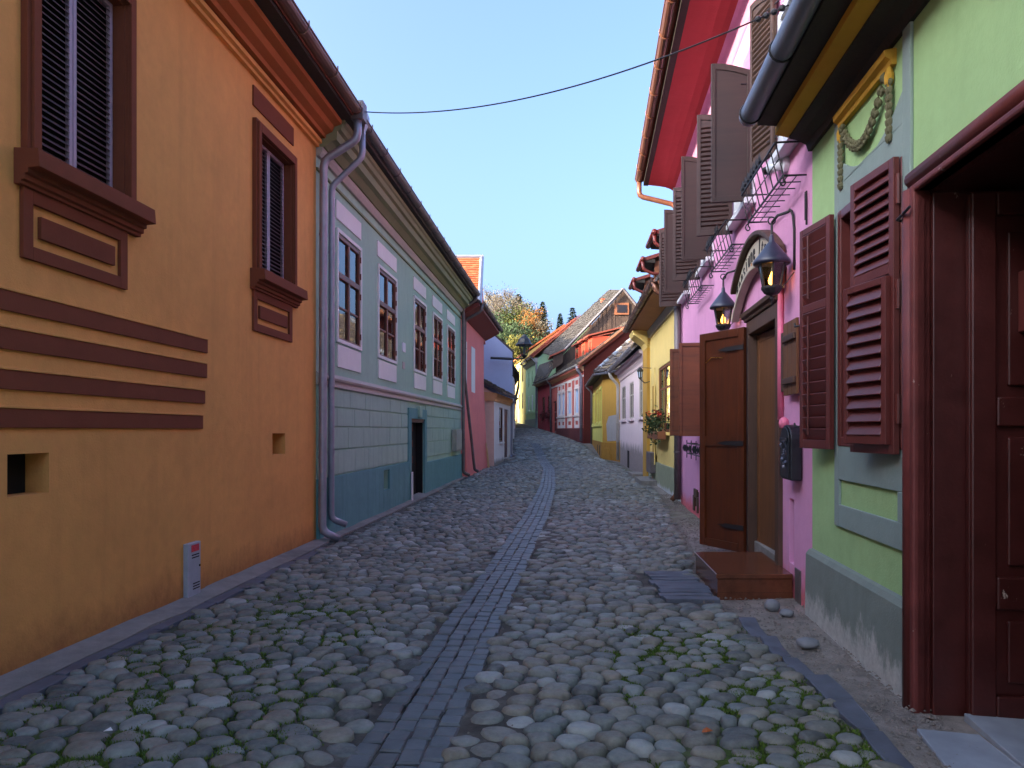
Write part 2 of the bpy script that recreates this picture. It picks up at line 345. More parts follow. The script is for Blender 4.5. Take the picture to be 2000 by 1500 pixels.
def ground_mat():
    m, nt, bs, tc = new_mat('street_bedding')
    d = ramp(nt, nz(nt, tc, 5, 6, .7), [(.3, lin(58, 55, 51)), (.55, lin(88, 84, 78)), (.75, lin(122, 117, 109))])
    a = nt.nodes.new('ShaderNodeAttribute'); a.attribute_name = 'moss'
    f = mathn(nt, 'MULTIPLY', a.outputs['Fac'], ramp(nt, nz(nt, tc, 3.1, 6, .7), [(.36, (0, 0, 0)), (.5, (1, 1, 1))]))
    a2 = nt.nodes.new('ShaderNodeAttribute'); a2.attribute_name = 'dust'
    d = mixc(nt, mathn(nt, 'MULTIPLY', a2.outputs['Fac'], ramp(nt, nz(nt, tc, 4, 6, .7), [(.3, (.25, .25, .25)), (.62, (1, 1, 1))])), d, lin(156, 146, 136))
    d = mixc(nt, f, d, ramp(nt, nz(nt, tc, 30, 4, .7), [(.3, lin(46, 60, 18)), (.7, lin(92, 114, 38))]))
    nt.links.new(d, bs.inputs['Base Color']); bs.inputs['Roughness'].default_value = .95
    b = bump(nt, bs, nz(nt, tc, 22, 5, .7), .7, .03); bump(nt, bs, nz(nt, tc, 130, 4, .8), .7, .008, b); return m
M['bedding'] = ground_mat()
M['moss'] = paint('moss', lin(80, 104, 34), .95, .35, 30, .6)
M['earth'] = stucco('earth', lin(96, 92, 70), .3, .6)
M['hillgrass'] = stucco('hill_floor', lin(78, 88, 62), .3, .6)

# ------------------------------------------------------------------ the ground and the street
GP = [(-20, 0), (28, 0), (33, .05), (37, .2), (45, .72), (52, 1.1), (59, 1.42), (66, 1.8), (74, 2.2), (82, 2.45), (120, 3.4)]
LB = [(-6, -4.06), (30.4, -1.2), (31, -.8), (37, -.1), (50, .02), (58, .1), (76, -.4), (90, -3)]
RB = [(-6, 1.23), (15.5, 3.66), (17.9, 3.97), (23.7, 4.44), (33.5, 5.0), (36, 4.6), (45.3, 4.6), (59, 3.3), (66, 2.36), (74, 1.43), (82, .6), (90, -1.2)]
SP = [(-6, -1.4), (3.39, -.57), (6.22, -.3), (9, .0), (14, .5), (20.4, 1.02), (30, 1.55), (42, 1.5), (60, 1.1), (90, -1)]
def xl(y): return curve(LB, y)
def xr(y): return curve(RB, y)
def xs(y): return curve(SP, y)
def g(x, y):
    z = (curve(GP, y-1)+curve(GP, y)+curve(GP, y+1))/3
    z -= .035*math.exp(-((x-xs(y))/.45)**2)
    z += .02*mnoise.noise((x*.7, y*.7, 3)) if -2 < y < 40 else 0
    return z
def shoulder(y): return curve([(-6, .5), (4, .52), (7, .85), (9, .7), (12, .55), (16, .35), (24, .25), (34, .15), (90, .1)], y)
def leftstrip(y): return curve([(-6, .42), (9, .38), (11, .3), (16, .32), (24, .2), (90, .1)], y)
def moss_at(x, y):
    a = max(0, 1-((x+1.9)/.95)**2)*max(0, 1-((y-4.6)/2.6)**2)
    b = max(0, 1-((x-1.25)/.62)**2)*max(0, 1-((y-4.0)/1.9)**2)
    c = max(0, 1-((x-4.1)/.7)**2)*max(0, 1-((y-31)/8)**2)*.8+max(0, 1-((x-3.2)/.8)**2)*max(0, 1-((y-14)/3)**2)*.5
    return min(1, 1.7*a+1.9*b+c)
def on_cob(x, y): return xl(y)+leftstrip(y) < x < xr(y)-shoulder(y)-.05
ys = [-6+.1*i for i in range(int((34+6)/.1)+1)]+[34+1*i for i in range(1, 57)]
NX = 60; V = []; Fc = []; MO = []; DU = []
for j, y in enumerate(ys):
    a, b = xl(y)-.5, xr(y)+.5
    for i in range(NX+1):
        x = lerp(a, b, i/NX); V.append((x, y, g(x, y)+.008*mnoise.noise((x*6, y*6, 0))+(.034*mnoise.noise((x*1.1, y*.8, 7))+.014*math.exp(-((abs(x-xs(y))-.42)/.2)**2)-.009*(1 if on_cob(x, y) else 0)))); MO.append(moss_at(x, y)); DU.append(max(0, min(1, (x-(xr(y)-shoulder(y)))/.12))*(.95 if y < 22 else .4)+.25*max(0, mnoise.noise((x*.8, y*.5, 2))))
for j in range(len(ys)-1):
    for i in range(NX): k = j*(NX+1)+i; Fc.append((k, k+1, k+NX+2, k+NX+1))
me = bpy.data.meshes.new('street'); me.from_pydata(V, [], Fc); me.materials.append(M['bedding'])
at = me.attributes.new('moss', 'FLOAT', 'POINT'); at.data.foreach_set('value', MO)
at = me.attributes.new('dust', 'FLOAT', 'POINT'); at.data.foreach_set('value', DU)
me.polygons.foreach_set('use_smooth', [True]*len(Fc))
street = bpy.data.objects.new('street', me); COL.objects.link(street); street['kind'] = 'structure'; WORLD['street'] = Vector((0, 0, 0))
# wide terrain that reaches the horizon, just under the street
def terrain(x, y):
    z = curve(GP, y)-.35+(0 if y < 95 else 0)
    hill = 27*math.exp(-((x+22)/55)**2-((y-215)/75)**2)+9*math.exp(-((x-70)/60)**2-((y-240)/70)**2)
    return z+(hill if y > 95 else hill*max(0, (y-70)/25))
V = []; Fc = []; n = 70
gx = [math.copysign(abs(t)**2.2, t)*1800 for t in [(-1+2*i/n) for i in range(n+1)]]
gy = [-800, -300, -120, -60, -20, 0, 20, 28, 33, 37, 45, 52, 59, 66, 74, 82, 90, 100]+[110+10*i for i in range(30)]+[450, 600, 900, 1600, 3000]
for y in gy:
    for x in gx: V.append((x, y, terrain(x, y)))
for j in range(len(gy)-1):
    for i in range(n): k = j*(n+1)+i; Fc.append((k, k+1, k+n+2, k+n+1))
me = bpy.data.meshes.new('ground'); me.from_pydata(V, [], Fc); me.materials.append(M['hillgrass']); me.polygons.foreach_set('use_smooth', [True]*len(Fc))
gr = bpy.data.objects.new('ground', me); COL.objects.link(gr); gr['kind'] = 'structure'; WORLD['ground'] = Vector((0, 0, 0))

me = bpy.data.meshes.new('bounce_sheet'); me.from_pydata([(-60, -90, -.02), (60, -90, -.02), (60, -6, -.02), (-60, -6, -.02)], [], [(0, 1, 2, 3)]); me.materials.append(M['slab'])  # unseen pale sheet added behind the camera to bounce sunlight into the street
sq = bpy.data.objects.new('bounce_sheet', me); COL.objects.link(sq); sq['kind'] = 'structure'
# cobbles: river stones packed as the cells of a random diagram, each domed
def sample(y0, y1, rmin, rmax, seed):
    rg = random.Random(seed); cell = rmax; grid = {}; pts = []
    area = (y1-y0)*6.5; tries = int(area/(rmin*rmin)*4.5)
    for t in range(tries):
        y = rg.uniform(y0, y1); x = rg.uniform(xl(y)-.1, xr(y)+.1)
        q = mnoise.noise((x*.55+seed, y*.55, 1.7)); f = t/tries
        r = lerp(rmax, rmin, min(1, f*1.35))*(1+.25*q)
        i, j = int(x//cell), int(y//cell); ok = True
        for a in range(i-2, i+3):
            for b in range(j-2, j+3):
                for (px, py, pr) in grid.get((a, b), ()):
                    if ((px-x)/1.15)**2+((py-y)/.9)**2 < (.5*(r+pr))**2: ok = False; break
                if not ok: break
            if not ok: break
        if ok: pts.append((x, y)); grid.setdefault((i, j), []).append((x, y, r))
    return pts
SLATE_PATCH = (1.42, 1.95, 6.55, 8.0)
def on_cobbles(x, y):
    if x < xl(y)+leftstrip(y) or x > xr(y)-shoulder(y): return False
    if abs(x-xs(y)) < .265 and y < 46: return False
    if SLATE_PATCH[0]-.05 < x < SLATE_PATCH[1] and SLATE_PATCH[2] < y < SLATE_PATCH[3]: return False
    return True
def cells(pts):
    co, ed, fa, *_ = delaunay_2d_cdt([Vector((p[0]/1.15, p[1]/.9)) for p in pts], [], [], 0, 1e-6)
    ring = [[] for _ in co]
    for f in fa:
        (ax, ay), (bx, by), (cx, cy) = [co[i] for i in f]
        d = 2*(ax*(by-cy)+bx*(cy-ay)+cx*(ay-by))
        if abs(d) < 1e-12: continue
        ux = ((ax*ax+ay*ay)*(by-cy)+(bx*bx+by*by)*(cy-ay)+(cx*cx+cy*cy)*(ay-by))/d
        uy = ((ax*ax+ay*ay)*(cx-bx)+(bx*bx+by*by)*(ax-cx)+(cx*cx+cy*cy)*(bx-ax))/d
        for i in f: ring[i].append((ux, uy))
    out = []
    for c, r in zip(co, ring):
        if len(r) < 3: continue
        r.sort(key=lambda p: math.atan2(p[1]-c[1], p[0]-c[0])); out.append(((c[0]*1.15, c[1]*.9), [(q[0]*1.15, q[1]*.9) for q in r]))
    return out
def stone_geo(c, poly, n, rings, gap, h, rg):
    cx = sum(p[0] for p in poly)/len(poly); cy = sum(p[1] for p in poly)/len(poly)
    if max(math.hypot(p[0]-cx, p[1]-cy) for p in poly) > .34: return None
    rad = []; m = len(poly)
    for k in range(n):
        a = 2*math.pi*k/n; dx, dy = math.cos(a), math.sin(a); best = 1
        for i in range(m):
            x1, y1 = poly[i][0]-cx, poly[i][1]-cy; x2, y2 = poly[(i+1) % m][0]-cx, poly[(i+1) % m][1]-cy
            den = dx*(y2-y1)-dy*(x2-x1)
            if abs(den) < 1e-9: continue
            t = (x1*(y2-y1)-y1*(x2-x1))/den; u = (x1*dy-y1*dx)/den
            if t > 0 and -1e-6 <= u <= 1+1e-6: best = min(best, t)
        rad.append(min(best, .3))
    for _ in range(1): rad = [.25*rad[k-1]+.5*rad[k]+.25*rad[(k+1) % n] for k in range(n)]
    mean = sum(rad)/n; rad = [max(.3*mean, min(r, mean*1.5)*.96-gap) for r in rad]
    if mean < .022: return None
    z0 = g(cx, cy); tx, ty = rg.uniform(-.09, .09), rg.uniform(-.09, .09); vs_ = []
    for (k, zz) in rings:
        for i in range(n):
            a = 2*math.pi*i/n; x = math.cos(a)*rad[i]*k; y = math.sin(a)*rad[i]*k
            vs_.append((cx+x, cy+y, z0+h*zz+(tx*x+ty*y)*(1 if zz > 0 else 0)+.006*mnoise.noise(((cx+x)*14, (cy+y)*14, 5))*(zz > .4)))
    vs_.append((cx, cy, z0+h)); L = len(rings); fs = []
    for j in range(L-1): fs += [(j*n+i, j*n+(i+1) % n, (j+1)*n+(i+1) % n, (j+1)*n+i) for i in range(n)]
    fs += [((L-1)*n+i, (L-1)*n+(i+1) % n, L*n) for i in range(n)]
    return vs_, fs, mean
RING_HI = [(1.0, -.6), (1.0, .0), (.95, .46), (.82, .82), (.5, .98)]
RING_MID = [(1.0, -.6), (.96, .3), (.7, .78)]
RING_LO = [(1.0, -.3), (.8, .6)]
rg = random.Random(31); stones = []
for (y0, y1, r0, r1, n, rings, gap, h, seed) in ((2.4, 9.5, .06, .185, 14, RING_HI, .003, .036, 1), (9.5, 18, .07, .175, 9, RING_MID, .004, .036, 2), (18, 33, .11, .18, 7, RING_LO, .007, .038, 3), (33, 66, .20, .30, 6, RING_LO, .01, .045, 4)):
    pts = sample(y0-.3, y1+.3, r0, r1, seed)
    for c, poly in cells(pts):
        if not (y0 <= c[1] < y1) or not on_cobbles(c[0], c[1]): continue
        sg = stone_geo(c, poly, n, rings, gap+rg.uniform(-.003, .006), h*rg.uniform(.45, 1.25), rg)
        if sg: stones.append((c[1], c[0], sg, min(1, max(0, rg.gauss(.46, .30)))))
def stone_mesh(name, lst, origin=(0, 0, 0), mat='stone'):
    V = []; Fc = []; T = []; o = Vector(origin)
    for (_, _, (vs_, fs, m_), tone) in lst:
        k = len(V); V += [(p[0]-o.x, p[1]-o.y, p[2]-o.z) for p in vs_]; Fc += [tuple(i+k for i in f) for f in fs]; T += [tone]*len(vs_)
    me = bpy.data.meshes.new(name); me.from_pydata(V, [], Fc); me.materials.append(M[mat])
    at = me.attributes.new('tone', 'FLOAT', 'POINT'); at.data.foreach_set('value', T); me.polygons.foreach_set('use_smooth', [True]*len(Fc)); return me
def in_view(s): return abs(s[1]/s[0]) < .73 and s[0] > 3.25
stones.sort(key=lambda s: -(s[2][2]/s[0] if in_view(s) else 0))
for s in stones[:300]:
    ob = bpy.data.objects.new('cobblestone', stone_mesh('cobblestone', [s])); COL.objects.link(ob); ob.parent = street
ob = bpy.data.objects.new('cobblestones', stone_mesh('cobblestones', stones[300:])); COL.objects.link(ob); ob.parent = street; ob['kind'] = 'stuff'

# the drain channel of squared setts down the middle
setts = []; y = 2.5; row = 0
while y < 46:
    ln = rg.uniform(.105, .15) if y < 18 else .22
    cx = xs(y); tx = xs(y+.3)-xs(y); ang = math.atan2(tx, .3); w = .49/4; sk = .05
    for k in range(4):
        off = -.245+(k+.5)*w+rg.uniform(-.006, .006); yy = y+ln/2+(off)*.18+rg.uniform(-.009, .009)
        setts.append((yy, cx+off, w-.007+rg.uniform(-.006, .003), ln-.007+rg.uniform(-.008, .003), ang+rg.uniform(-.06, .06), rg.gauss(.42, .16)))
    y += ln
def sett_geo(s):
    yy, xx, w, l, a, tone = s; z0 = g(xx, yy); vs_ = []; ca, sa = math.cos(a), math.sin(a); tz = rg.uniform(-.05, .05); h = .02+rg.uniform(-.005, .006)
    for k, z in ((1, -.06), (1, .55*h), (.84, h)):
        for (p, q) in ((-1, -1), (0, -1.04), (1, -1), (1.04, 0), (1, 1), (0, 1.04), (-1, 1), (-1.04, 0)):
            x = p*w/2*k; y_ = q*l/2*k; vs_.append((xx+x*ca+y_*sa, yy-x*sa+y_*ca, z0+z+tz*x))
    fs = []
    for j in range(2): fs += [(j*8+i, j*8+(i+1) % 8, (j+1)*8+(i+1) % 8, (j+1)*8+i) for i in range(8)]
    fs.append(tuple(range(16, 24))); return (yy, xx, (vs_, fs, w), min(1, max(.1, tone)))
sg_ = [sett_geo(s) for s in setts]; sg_.sort(key=lambda s: s[0] if s[0] > 3.3 else 999)
for s in sg_[:300]:
    me = stone_mesh('sett', [s], mat='sett'); me.polygons.foreach_set('use_smooth', [False]*len(me.polygons))
    ob = bpy.data.objects.new('sett', me); COL.objects.link(ob); ob.parent = street
me = stone_mesh('setts', sg_[300:], mat='sett'); me.polygons.foreach_set('use_smooth', [False]*len(me.polygons))
ob = bpy.data.objects.new('setts', me); COL.objects.link(ob); ob.parent = street; ob['kind'] = 'stuff'

# concrete strip along the left wall and slate edging on both sides
b = MB(); yv = -1.0
while yv < 26:
    y2 = yv+.4; wd = leftstrip(yv)*.62; wd2 = leftstrip(y2)*.62
    zz = .045+.012*mnoise.noise((yv*2, 0, 0)); z2 = .045+.012*mnoise.noise((y2*2, 0, 0))
    e1 = .03*mnoise.noise((yv*3, 5, 0)); e2 = .03*mnoise.noise((y2*3, 5, 0))
    p = [(xl(yv)-.1, yv), (xl(yv)+wd+e1, yv), (xl(y2)+wd2+e2, y2), (xl(y2)-.1, y2)]
    b.add([(*p[0], g(*p[0])+zz+.02), (*p[1], g(*p[1])+zz-.02), (*p[2], g(*p[2])+z2-.02), (*p[3], g(*p[3])+z2+.02),
           (*p[0], -.3), (*p[1], -.3), (*p[2], -.3), (*p[3], -.3)], [(0, 1, 2, 3), (1, 5, 6, 2)])
    yv = y2
b.build('concrete_strip', M['concrete'], street)
def slab(x0, y0, u, ln, w, h=.05, mat='slate', parent=street, zoff=.022, name='slate_slab'):
    u = Vector((u[0], u[1], 0)).normalized(); n_ = Vector((u.y, -u.x, 0)); P = Vector((x0, y0, 0)); mb = MB(); bot = []; top = []
    for a, c in ((0, 0), (ln*.5, -.01), (ln, 0), (ln, w), (ln*.5, w+rg.uniform(-.01, .015)), (0, w)):
        q = P+u*(a+rg.uniform(-.008, .008))+n_*(c+rg.uniform(-.012, .012)); z = g(q.x, q.y)+zoff+rg.uniform(-.006, .006)
        bot.append((q.x, q.y, z-h)); top.append((q.x, q.y, z))
    mb.add(bot+top, [tuple(range(6, 12))]+[(i, (i+1) % 6, 6+(i+1) % 6, 6+i) for i in range(6)])
    return mb.build(name, M[mat], parent, bev=.006)
y = 2.6
while y < 9.5:
    ln = rg.uniform(.35, .62); slab(xl(y)+leftstrip(y)*.66, y, (.0786, 1), ln-.015, .12+rg.uniform(-.02, .02)); y += ln
y = 3.3
while y < 5.6:
    ln = rg.uniform(.3, .55); slab(xr(y)-shoulder(y)-.0, y, (.113, 1), ln-.015, .13+rg.uniform(-.02, .02)); y += ln
for k in range(9):
    yy = SLATE_PATCH[2]+.1+k*.155; slab(SLATE_PATCH[0]+rg.uniform(-.03, .03)+.008*k, yy, (1, .0), .5, -.13, zoff=.028)
slab(2.02, 3.05, (.13, 1), .72, .32, .1, 'slab', zoff=.02, name='threshold_slab'); slab(2.36, 2.9, (.113, 1), 1.05, .5, .12, 'slab', zoff=.032, name='threshold_slab')
slab(1.72, 3.0, (.6, .5), .3, .2, .08, 'slate', zoff=.03); 
# gravel and grit on the shoulders
b = MB()
for i in range(5200):
    y = 2.6+15*rg.random()**1.5; side = rg.random()
    if side < .72: x = xr(y)-rg.uniform(-.02, shoulder(y)*1.12)
    elif side < .86: x = xl(y)+rg.uniform(0, leftstrip(y))
    else: x = rg.uniform(xl(y)+.4, xr(y)-.4)
    r = rg.uniform(.004, .011)*(1.6 if rg.random() < .06 else 1)*(1+.06*y); z = g(x, y)+.008; a = rg.random()*6
    q = [(x+math.cos(a+k*1.571)*r*rg.uniform(.7, 1.3), y+math.sin(a+k*1.571)*r*rg.uniform(.7, 1.3), z) for k in range(4)]
    b.add(q+[(x, y, z+r*.8)], [(0, 1, 4), (1, 2, 4), (2, 3, 4), (3, 0, 4)])
b.build('gravel', M['grit'], street, kind='stuff')
# moss between the stones
b = MB()
for i in range(140000):
    if i % 2: x, y = rg.uniform(-3, -.6), rg.uniform(3, 7.2)
    else: x, y = rg.uniform(.5, 1.9), rg.uniform(3, 6)
    if rg.random() > moss_at(x, y)*1.1 or mnoise.noise((x*1.7, y*1.7, 9)) < -.12 or not (xl(y)+.3 < x < xr(y)-shoulder(y)+.05): continue
    z = g(x, y)+.008; h = rg.uniform(.008, .02); a = rg.random()*6.28; w = rg.uniform(.0035, .007)
    dx, dy = math.cos(a)*w, math.sin(a)*w
    b.add([(x-dx, y-dy, z), (x+dx, y+dy, z), (x+dy*1.2+rg.uniform(-.006, .006), y-dx*1.2, z+h)], [(0, 1, 2)])
b.build('moss', M['moss'], street, kind='stuff')

# ------------------------------------------------------------------ LEFT SIDE
WL = Wall((-3.586-.0786*6, -6), (-3.586+.0786*31, 31))
def sY(y): return WL.Y(y)
def gutter(W, s0, s1, d, z, r, mat, parent, name='gutter', brackets=1.0):
    pr = [(d+r*math.cos(a), z+r*math.sin(a)) for a in [math.pi+i*math.pi/8 for i in range(9)]]
    inn = [(d+.85*r*math.cos(a), z+.004+.85*r*math.sin(a)) for a in [2*math.pi-i*math.pi/8 for i in range(9)]]
    o = MB().sweep(W, s0, s1, pr+inn).build(name, mat, parent)
    bm_ = MB(); s = s0+.4; bead = [W.loc(s0, d+r, z), W.loc(s1, d+r, z)]
    bm_.tube(bead, .012, 6)
    while s < s1:
        bm_.tube([W.loc(s, d+(r+.006)*math.cos(a), z+(r+.006)*math.sin(a)) for a in [math.pi+i*math.pi/6 for i in range(7)]]+[W.loc(s, d+r+.005, z+.05)], .009, 5); s += brackets
    bm_.build('gutter_bracket', mat, o); return o
def pipe(parent, pts, r, mat, name='downpipe', joints=True):
    # rounded elbows
    P = [Vector(p) for p in pts]; out = [P[0]]
    for a, b_, c in zip(P, P[1:], P[2:]):
        k = min(r*1.6, (b_-a).length*.4, (c-b_).length*.4); p1 = b_+(a-b_).normalized()*k; p2 = b_+(c-b_).normalized()*k
        out += [p1, p1*.25+b_*.5+p2*.25, p2]
    out.append(P[-1]); o = MB().tube(out, r, 14).build(name, mat, parent, smooth=True)
    if joints:
        for a, b_ in zip(P, P[1:]):
            L_ = (b_-a).length; n_ = int(L_/1.1)
            for i in range(1, n_+1):
                q = a.lerp(b_, i/(n_+1)); t = (b_-a).normalized(); MB().tube([q-t*.02, q+t*.02], r*1.12, 14).build('joint_band', mat, o)
    return o
def louvre(parent, W, s0, s1, z0, z1, d0, d1, n, mat_f, mat_s, tilt, st=.045, name='shutter', rail=None, slat_th=.012, slat_w=None, back=True, fw=None, skip_lower=False):
    """a shutter leaf: stiles and rails, then each slat a piece of its own"""
    fw = fw or st; b = MB().ring(W, s0, s1, z0, z1, st, d0, d1, st*1.3)
    zs = [(z0+st*1.3, z1-st)]
    if rail: b.box(W, s0+st, s1-st, d0, d1, rail-st*.6, rail+st*.6); zs = [(z0+st*1.3, rail-st*.6), (rail+st*.6, z1-st)]; 
    o = b.build(name, mat_f, parent, bev=.004); tot = sum(q-p for p, q in zs)
    for (p, q) in (zs[1:] if skip_lower else zs):
        k = max(1, round(n*(q-p)/tot)); h = (q-p)/k
        w = slat_w or h*1.05
        me = piece_mesh('slat', s1-s0-2*st+.004, w, slat_th, mat_s)
        for i in range(k): inst('slat', me, o, frame(W, (s0+s1)/2, (d0+d1)/2, p+(i+.5)*h, tilt))
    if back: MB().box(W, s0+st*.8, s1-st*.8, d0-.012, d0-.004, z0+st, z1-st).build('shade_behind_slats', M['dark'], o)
    return o

# ---- orange house
sC = WL.s(617)
OH = thing('orange_house', 'orange stucco house with brown window trim and wide brown stripes, nearest on the left', 'house', WL.loc(sY(6), 0, 0))
wins = []
def wpx(px, d=0): return WL.s(px, d)
w1 = (wpx(62), wpx(240), 3.43, 5.02); w2 = (wpx(500), wpx(566), 3.43, 5.02)
w0 = (w1[0]-3.4, w1[1]-3.4, 3.43, 5.02)
ops = [(a, b_, c, d_, .22) for (a, b_, c, d_) in (w0, w1, w2)]
n1 = (wpx(10), wpx(92), 1.17, 1.445); n2 = (wpx(532), wpx(557), 1.30, 1.56)
ops += [(*n1, .16), (*n2, .3, True)]
MB().shell(WL, 0, sC, -.4, 5.75, 9.0, 10, ops).build('wall', M['orange'], OH)
MB().box(WL, n1[0]-.1, n1[1]+.1, -.5, -.165, 1.1, 1.5).build('vent_hole', M['dark'], OH)
# raised render field behind the stripes
MB().box(WL, 0, wpx(401), 0, .006, 2.50, 2.61).build('stripe_border', M['orange'], OH)
for zt, zb, e in ((2.49, 2.36, 402), (2.25, 2.115, 401), (1.985, 1.86, 397), (1.74, 1.615, 393)):
    MB().box(WL, 0, wpx(e), 0, .022, zb, zt).build('stripe', M['brown_trim'], OH, bev=.004)
    MB().box(WL, 0, wpx(e), .0, .030, zt, zt+.018).build('stripe_lip', M['orange'], OH, bev=.004)
e_ = wpx(398); b = MB().facade(WL, 0, e_, -.3, 1.58, [(*n1, .014)], d=.014); b.quad(WL.loc(0, .014, 1.58), WL.loc(e_, .014, 1.58), WL.loc(e_, 0, 1.58), WL.loc(0, 0, 1.58)); b.quad(WL.loc(e_, .014, -.3), WL.loc(e_, 0, -.3), WL.loc(e_, 0, 1.58), WL.loc(e_, .014, 1.58)); b.build('render_coat', M['orange'], OH)
for (a, b_, c, d_) in (w0, w1, w2):
    w = thing_part = MB(); fw = .10
    w.box(WL, a-fw, a, 0, .05, c, d_+.13); w.box(WL, b_, b_+fw, 0, .05, c, d_+.13); w.box(WL, a, b_, 0, .05, d_, d_+.13)
    w.box(WL, a-fw+.03, a, .05, .075, c, d_+.1); w.box(WL, b_, b_+fw-.03, .05, .075, c, d_+.1); w.box(WL, a, b_, .05, .075, d_, d_+.1)
    win = w.build('window', M['brown_trim'], OH, bev=.005)
    MB().sweep(WL, a-.16, b_+.17, [(0, c), (.17, c-.01), (.18, c-.13), (.1, c-.135), (.1, c-.165), (.075, c-.17), (.075, c-.205), (.05, c-.21), (.05, c-.235), (0, c-.235)]).build('sill', M['brown_trim'], win, bev=.005)
    ap = MB().ring(WL, a-.11, b_+.02, c-.70, c-.235, .09, 0, .03).build('apron_frame', M['brown_trim'], win, bev=.004)
    MB().box(WL, a+.05, b_-.14, 0, .03, c-.54, c-.39).build('apron_panel', M['brown_trim'], win, bev=.004)
    MB().box(WL, a-fw, b_+fw*.9, 0, .02, d_+.27, d_+.50).build('frieze_panel', M['brown_trim'], win, bev=.004)
    mid = (a+b_)/2
    for (p, q) in ((a+.005, mid-.004), (mid+.004, b_-.03)):
        louvre(OH, WL, p, q, c+.0, d_-.01, -.10, -.065, 31, M['shutter_grey'], M['shutter_dark'], -R(42), .036, slat_th=.007)
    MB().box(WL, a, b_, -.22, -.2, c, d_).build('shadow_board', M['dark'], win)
    MB().box(WL, b_-.015, b_-.001, -.19, .02, c, d_).build('reveal_lining', M['brown_trim'], win); MB().box(WL, a, b_, -.19, .02, d_-.012, d_-.001).build('reveal_lining', M['brown_trim'], win)
# cornice: stepped brown and orange mouldings, then the eave
MB().sweep(WL, 0, sC+.12, [(0, 5.62), (.05, 5.62), (.05, 5.66), (.09, 5.67), (.09, 5.72), (0, 5.75)]).build('cornice', M['orange'], OH)
MB().sweep(WL, 0, sC+.12, [(0, 5.745), (.14, 5.74), (.15, 5.79), (.24, 5.83), (.27, 5.90), (.37, 5.93), (.38, 5.985), (0, 5.99)]).build('cornice', M['orange_brown'], OH)
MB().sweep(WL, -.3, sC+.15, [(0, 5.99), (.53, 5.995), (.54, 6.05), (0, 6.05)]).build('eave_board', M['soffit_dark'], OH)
rf = MB().roof(WL, -.4, sC+.2, .56, 6.14, 10, 10.0).build('roof', M['tile_red'], OH)
gutter(WL, -.3, sC+.16, .60, 6.12, .085, M['gutter_brown'], OH)
A = WL.loc
pp = pipe(OH, [A(sC+.02, .60, 6.05), A(sC+.02, .60, 5.72), A(sC-.02, .12, 5.42), A(sC-.02, .10, .16), A(sC+.05, .32, .05)], .056, M['zinc'])
MB().box(WL, sC-.06, sC+.14, .52, .70, 5.98, 6.24).build('pipe_hopper', M['zinc_dark'], OH, bev=.01)

# narrow meter cover on the orange wall
ub = thing('meter_box', 'narrow grey metal meter box with red label standing against the orange wall', 'meter box', A(wpx(372), .03, .02))
ua, ue = wpx(361, .03), wpx(386, .03)
MB().box(WL, ua, ue, .014, .06, .03, .54).build('cover', paint('meter_grey', lin(162, 166, 174), .5, .12, chips=(lin(120, 84, 70), .68)), ub, bev=.004)
MB().box(WL, ua+.06, ue-.03, .06, .062, .455, .52).build('warning_label', paint('label_red', lin(206, 60, 70), .5, .3, 40), ub)
for k in range(2): MB().box(WL, ua+.07, ue-.03, .06, .0625, .42-.025*k, .43-.025*k).build('vent_slot', M['dark'], ub)
for k in range(3): MB().box(WL, ua+.09, ue-.02, .06, .0625, .10+.025*k, .11+.025*k).build('vent_slot', M['dark'], ub)
MB().box(WL, ue-.03, ue-.012, .06, .066, .30, .32).build('lock', M['dark'], ub)

# ---- sage green house
GH = thing('green_house', 'long sage green house with five brown casement windows and teal plinth', 'house', A(sY(17), 0, 0))
s0, s1 = sC, WL.s(900)
wx = [(658, 702), (738, 772), (808, 830), (845, 862), (873, 887)]
WZ = (2.99, 4.66)
GW = [(WL.s(a), WL.s(b_)) for a, b_ in wx]
dr = (WL.s(800), WL.s(826), .03, 1.88); vn = (WL.s(745), WL.s(757), .44, .82)
ops = [(a, b_, WZ[0], WZ[1], .12) for a, b_ in GW]+[(*dr, .2, True), (*vn, .22, True)]
MB().shell(WL, s0, s1, -.4, 5.6, 9.0, 10, ops).build('wall', M['gl_green'], GH)
pl = MB()
cuts = [(s0, vn[0], .9), (vn[1], dr[0]-.28, .9), (dr[1]+.28, s1, .8)]
for a, b_, zt in cuts: pl.box(WL, a, b_, 0, .05, -.3, zt)
pl.box(WL, vn[0], vn[1], 0, .05, -.3, vn[2]); pl.box(WL, vn[0], vn[1], 0, .05, vn[3], .9)
pl.build('plinth', M['gl_plinth'], GH, bev=.012)
# rusticated blocks
for (zb, zt) in ((1.66, 1.94), (.92, 1.29), (1.31, 1.64), (1.96, 2.23)):
    s = s0+.03+(0 if zb in (.92, 1.66) else -.35)
    while s < s1-.05:
        ln = rnd.uniform(.82, .95); a, b_ = max(s, s0+.02), min(s+ln-.012, s1-.03); s += ln
        for (p, q) in ((a, min(b_, dr[0]-.3)), (max(a, dr[1]+.3), b_)):
            if q-p > .1: MB().box(WL, p, q, .0, .022+rnd.uniform(-.003, .003), zb, zt).build('stone_block', M['gl_block'], GH, bev=.006)
MB().ring(WL, dr[0]-.26, dr[1]+.26, .0, 2.1, .24, 0, .055, 0).build('door_surround', M['gl_plinth'], GH, bev=.01)
MB().plate(WL, [((dr[0]+dr[1])/2-.1, 1.9), ((dr[0]+dr[1])/2+.1, 1.9), ((dr[0]+dr[1])/2+.16, 2.16), ((dr[0]+dr[1])/2-.16, 2.16)], .04, .12).build('keystone', M['gl_green'], GH, bev=.01)
MB().box(WL, dr[1]-.03, dr[1]-.002, -.19, -.005, .03, 1.86).build('jamb_shade', M['dark'], GH)  # near-black sheet paints the deep shade of the far reveal
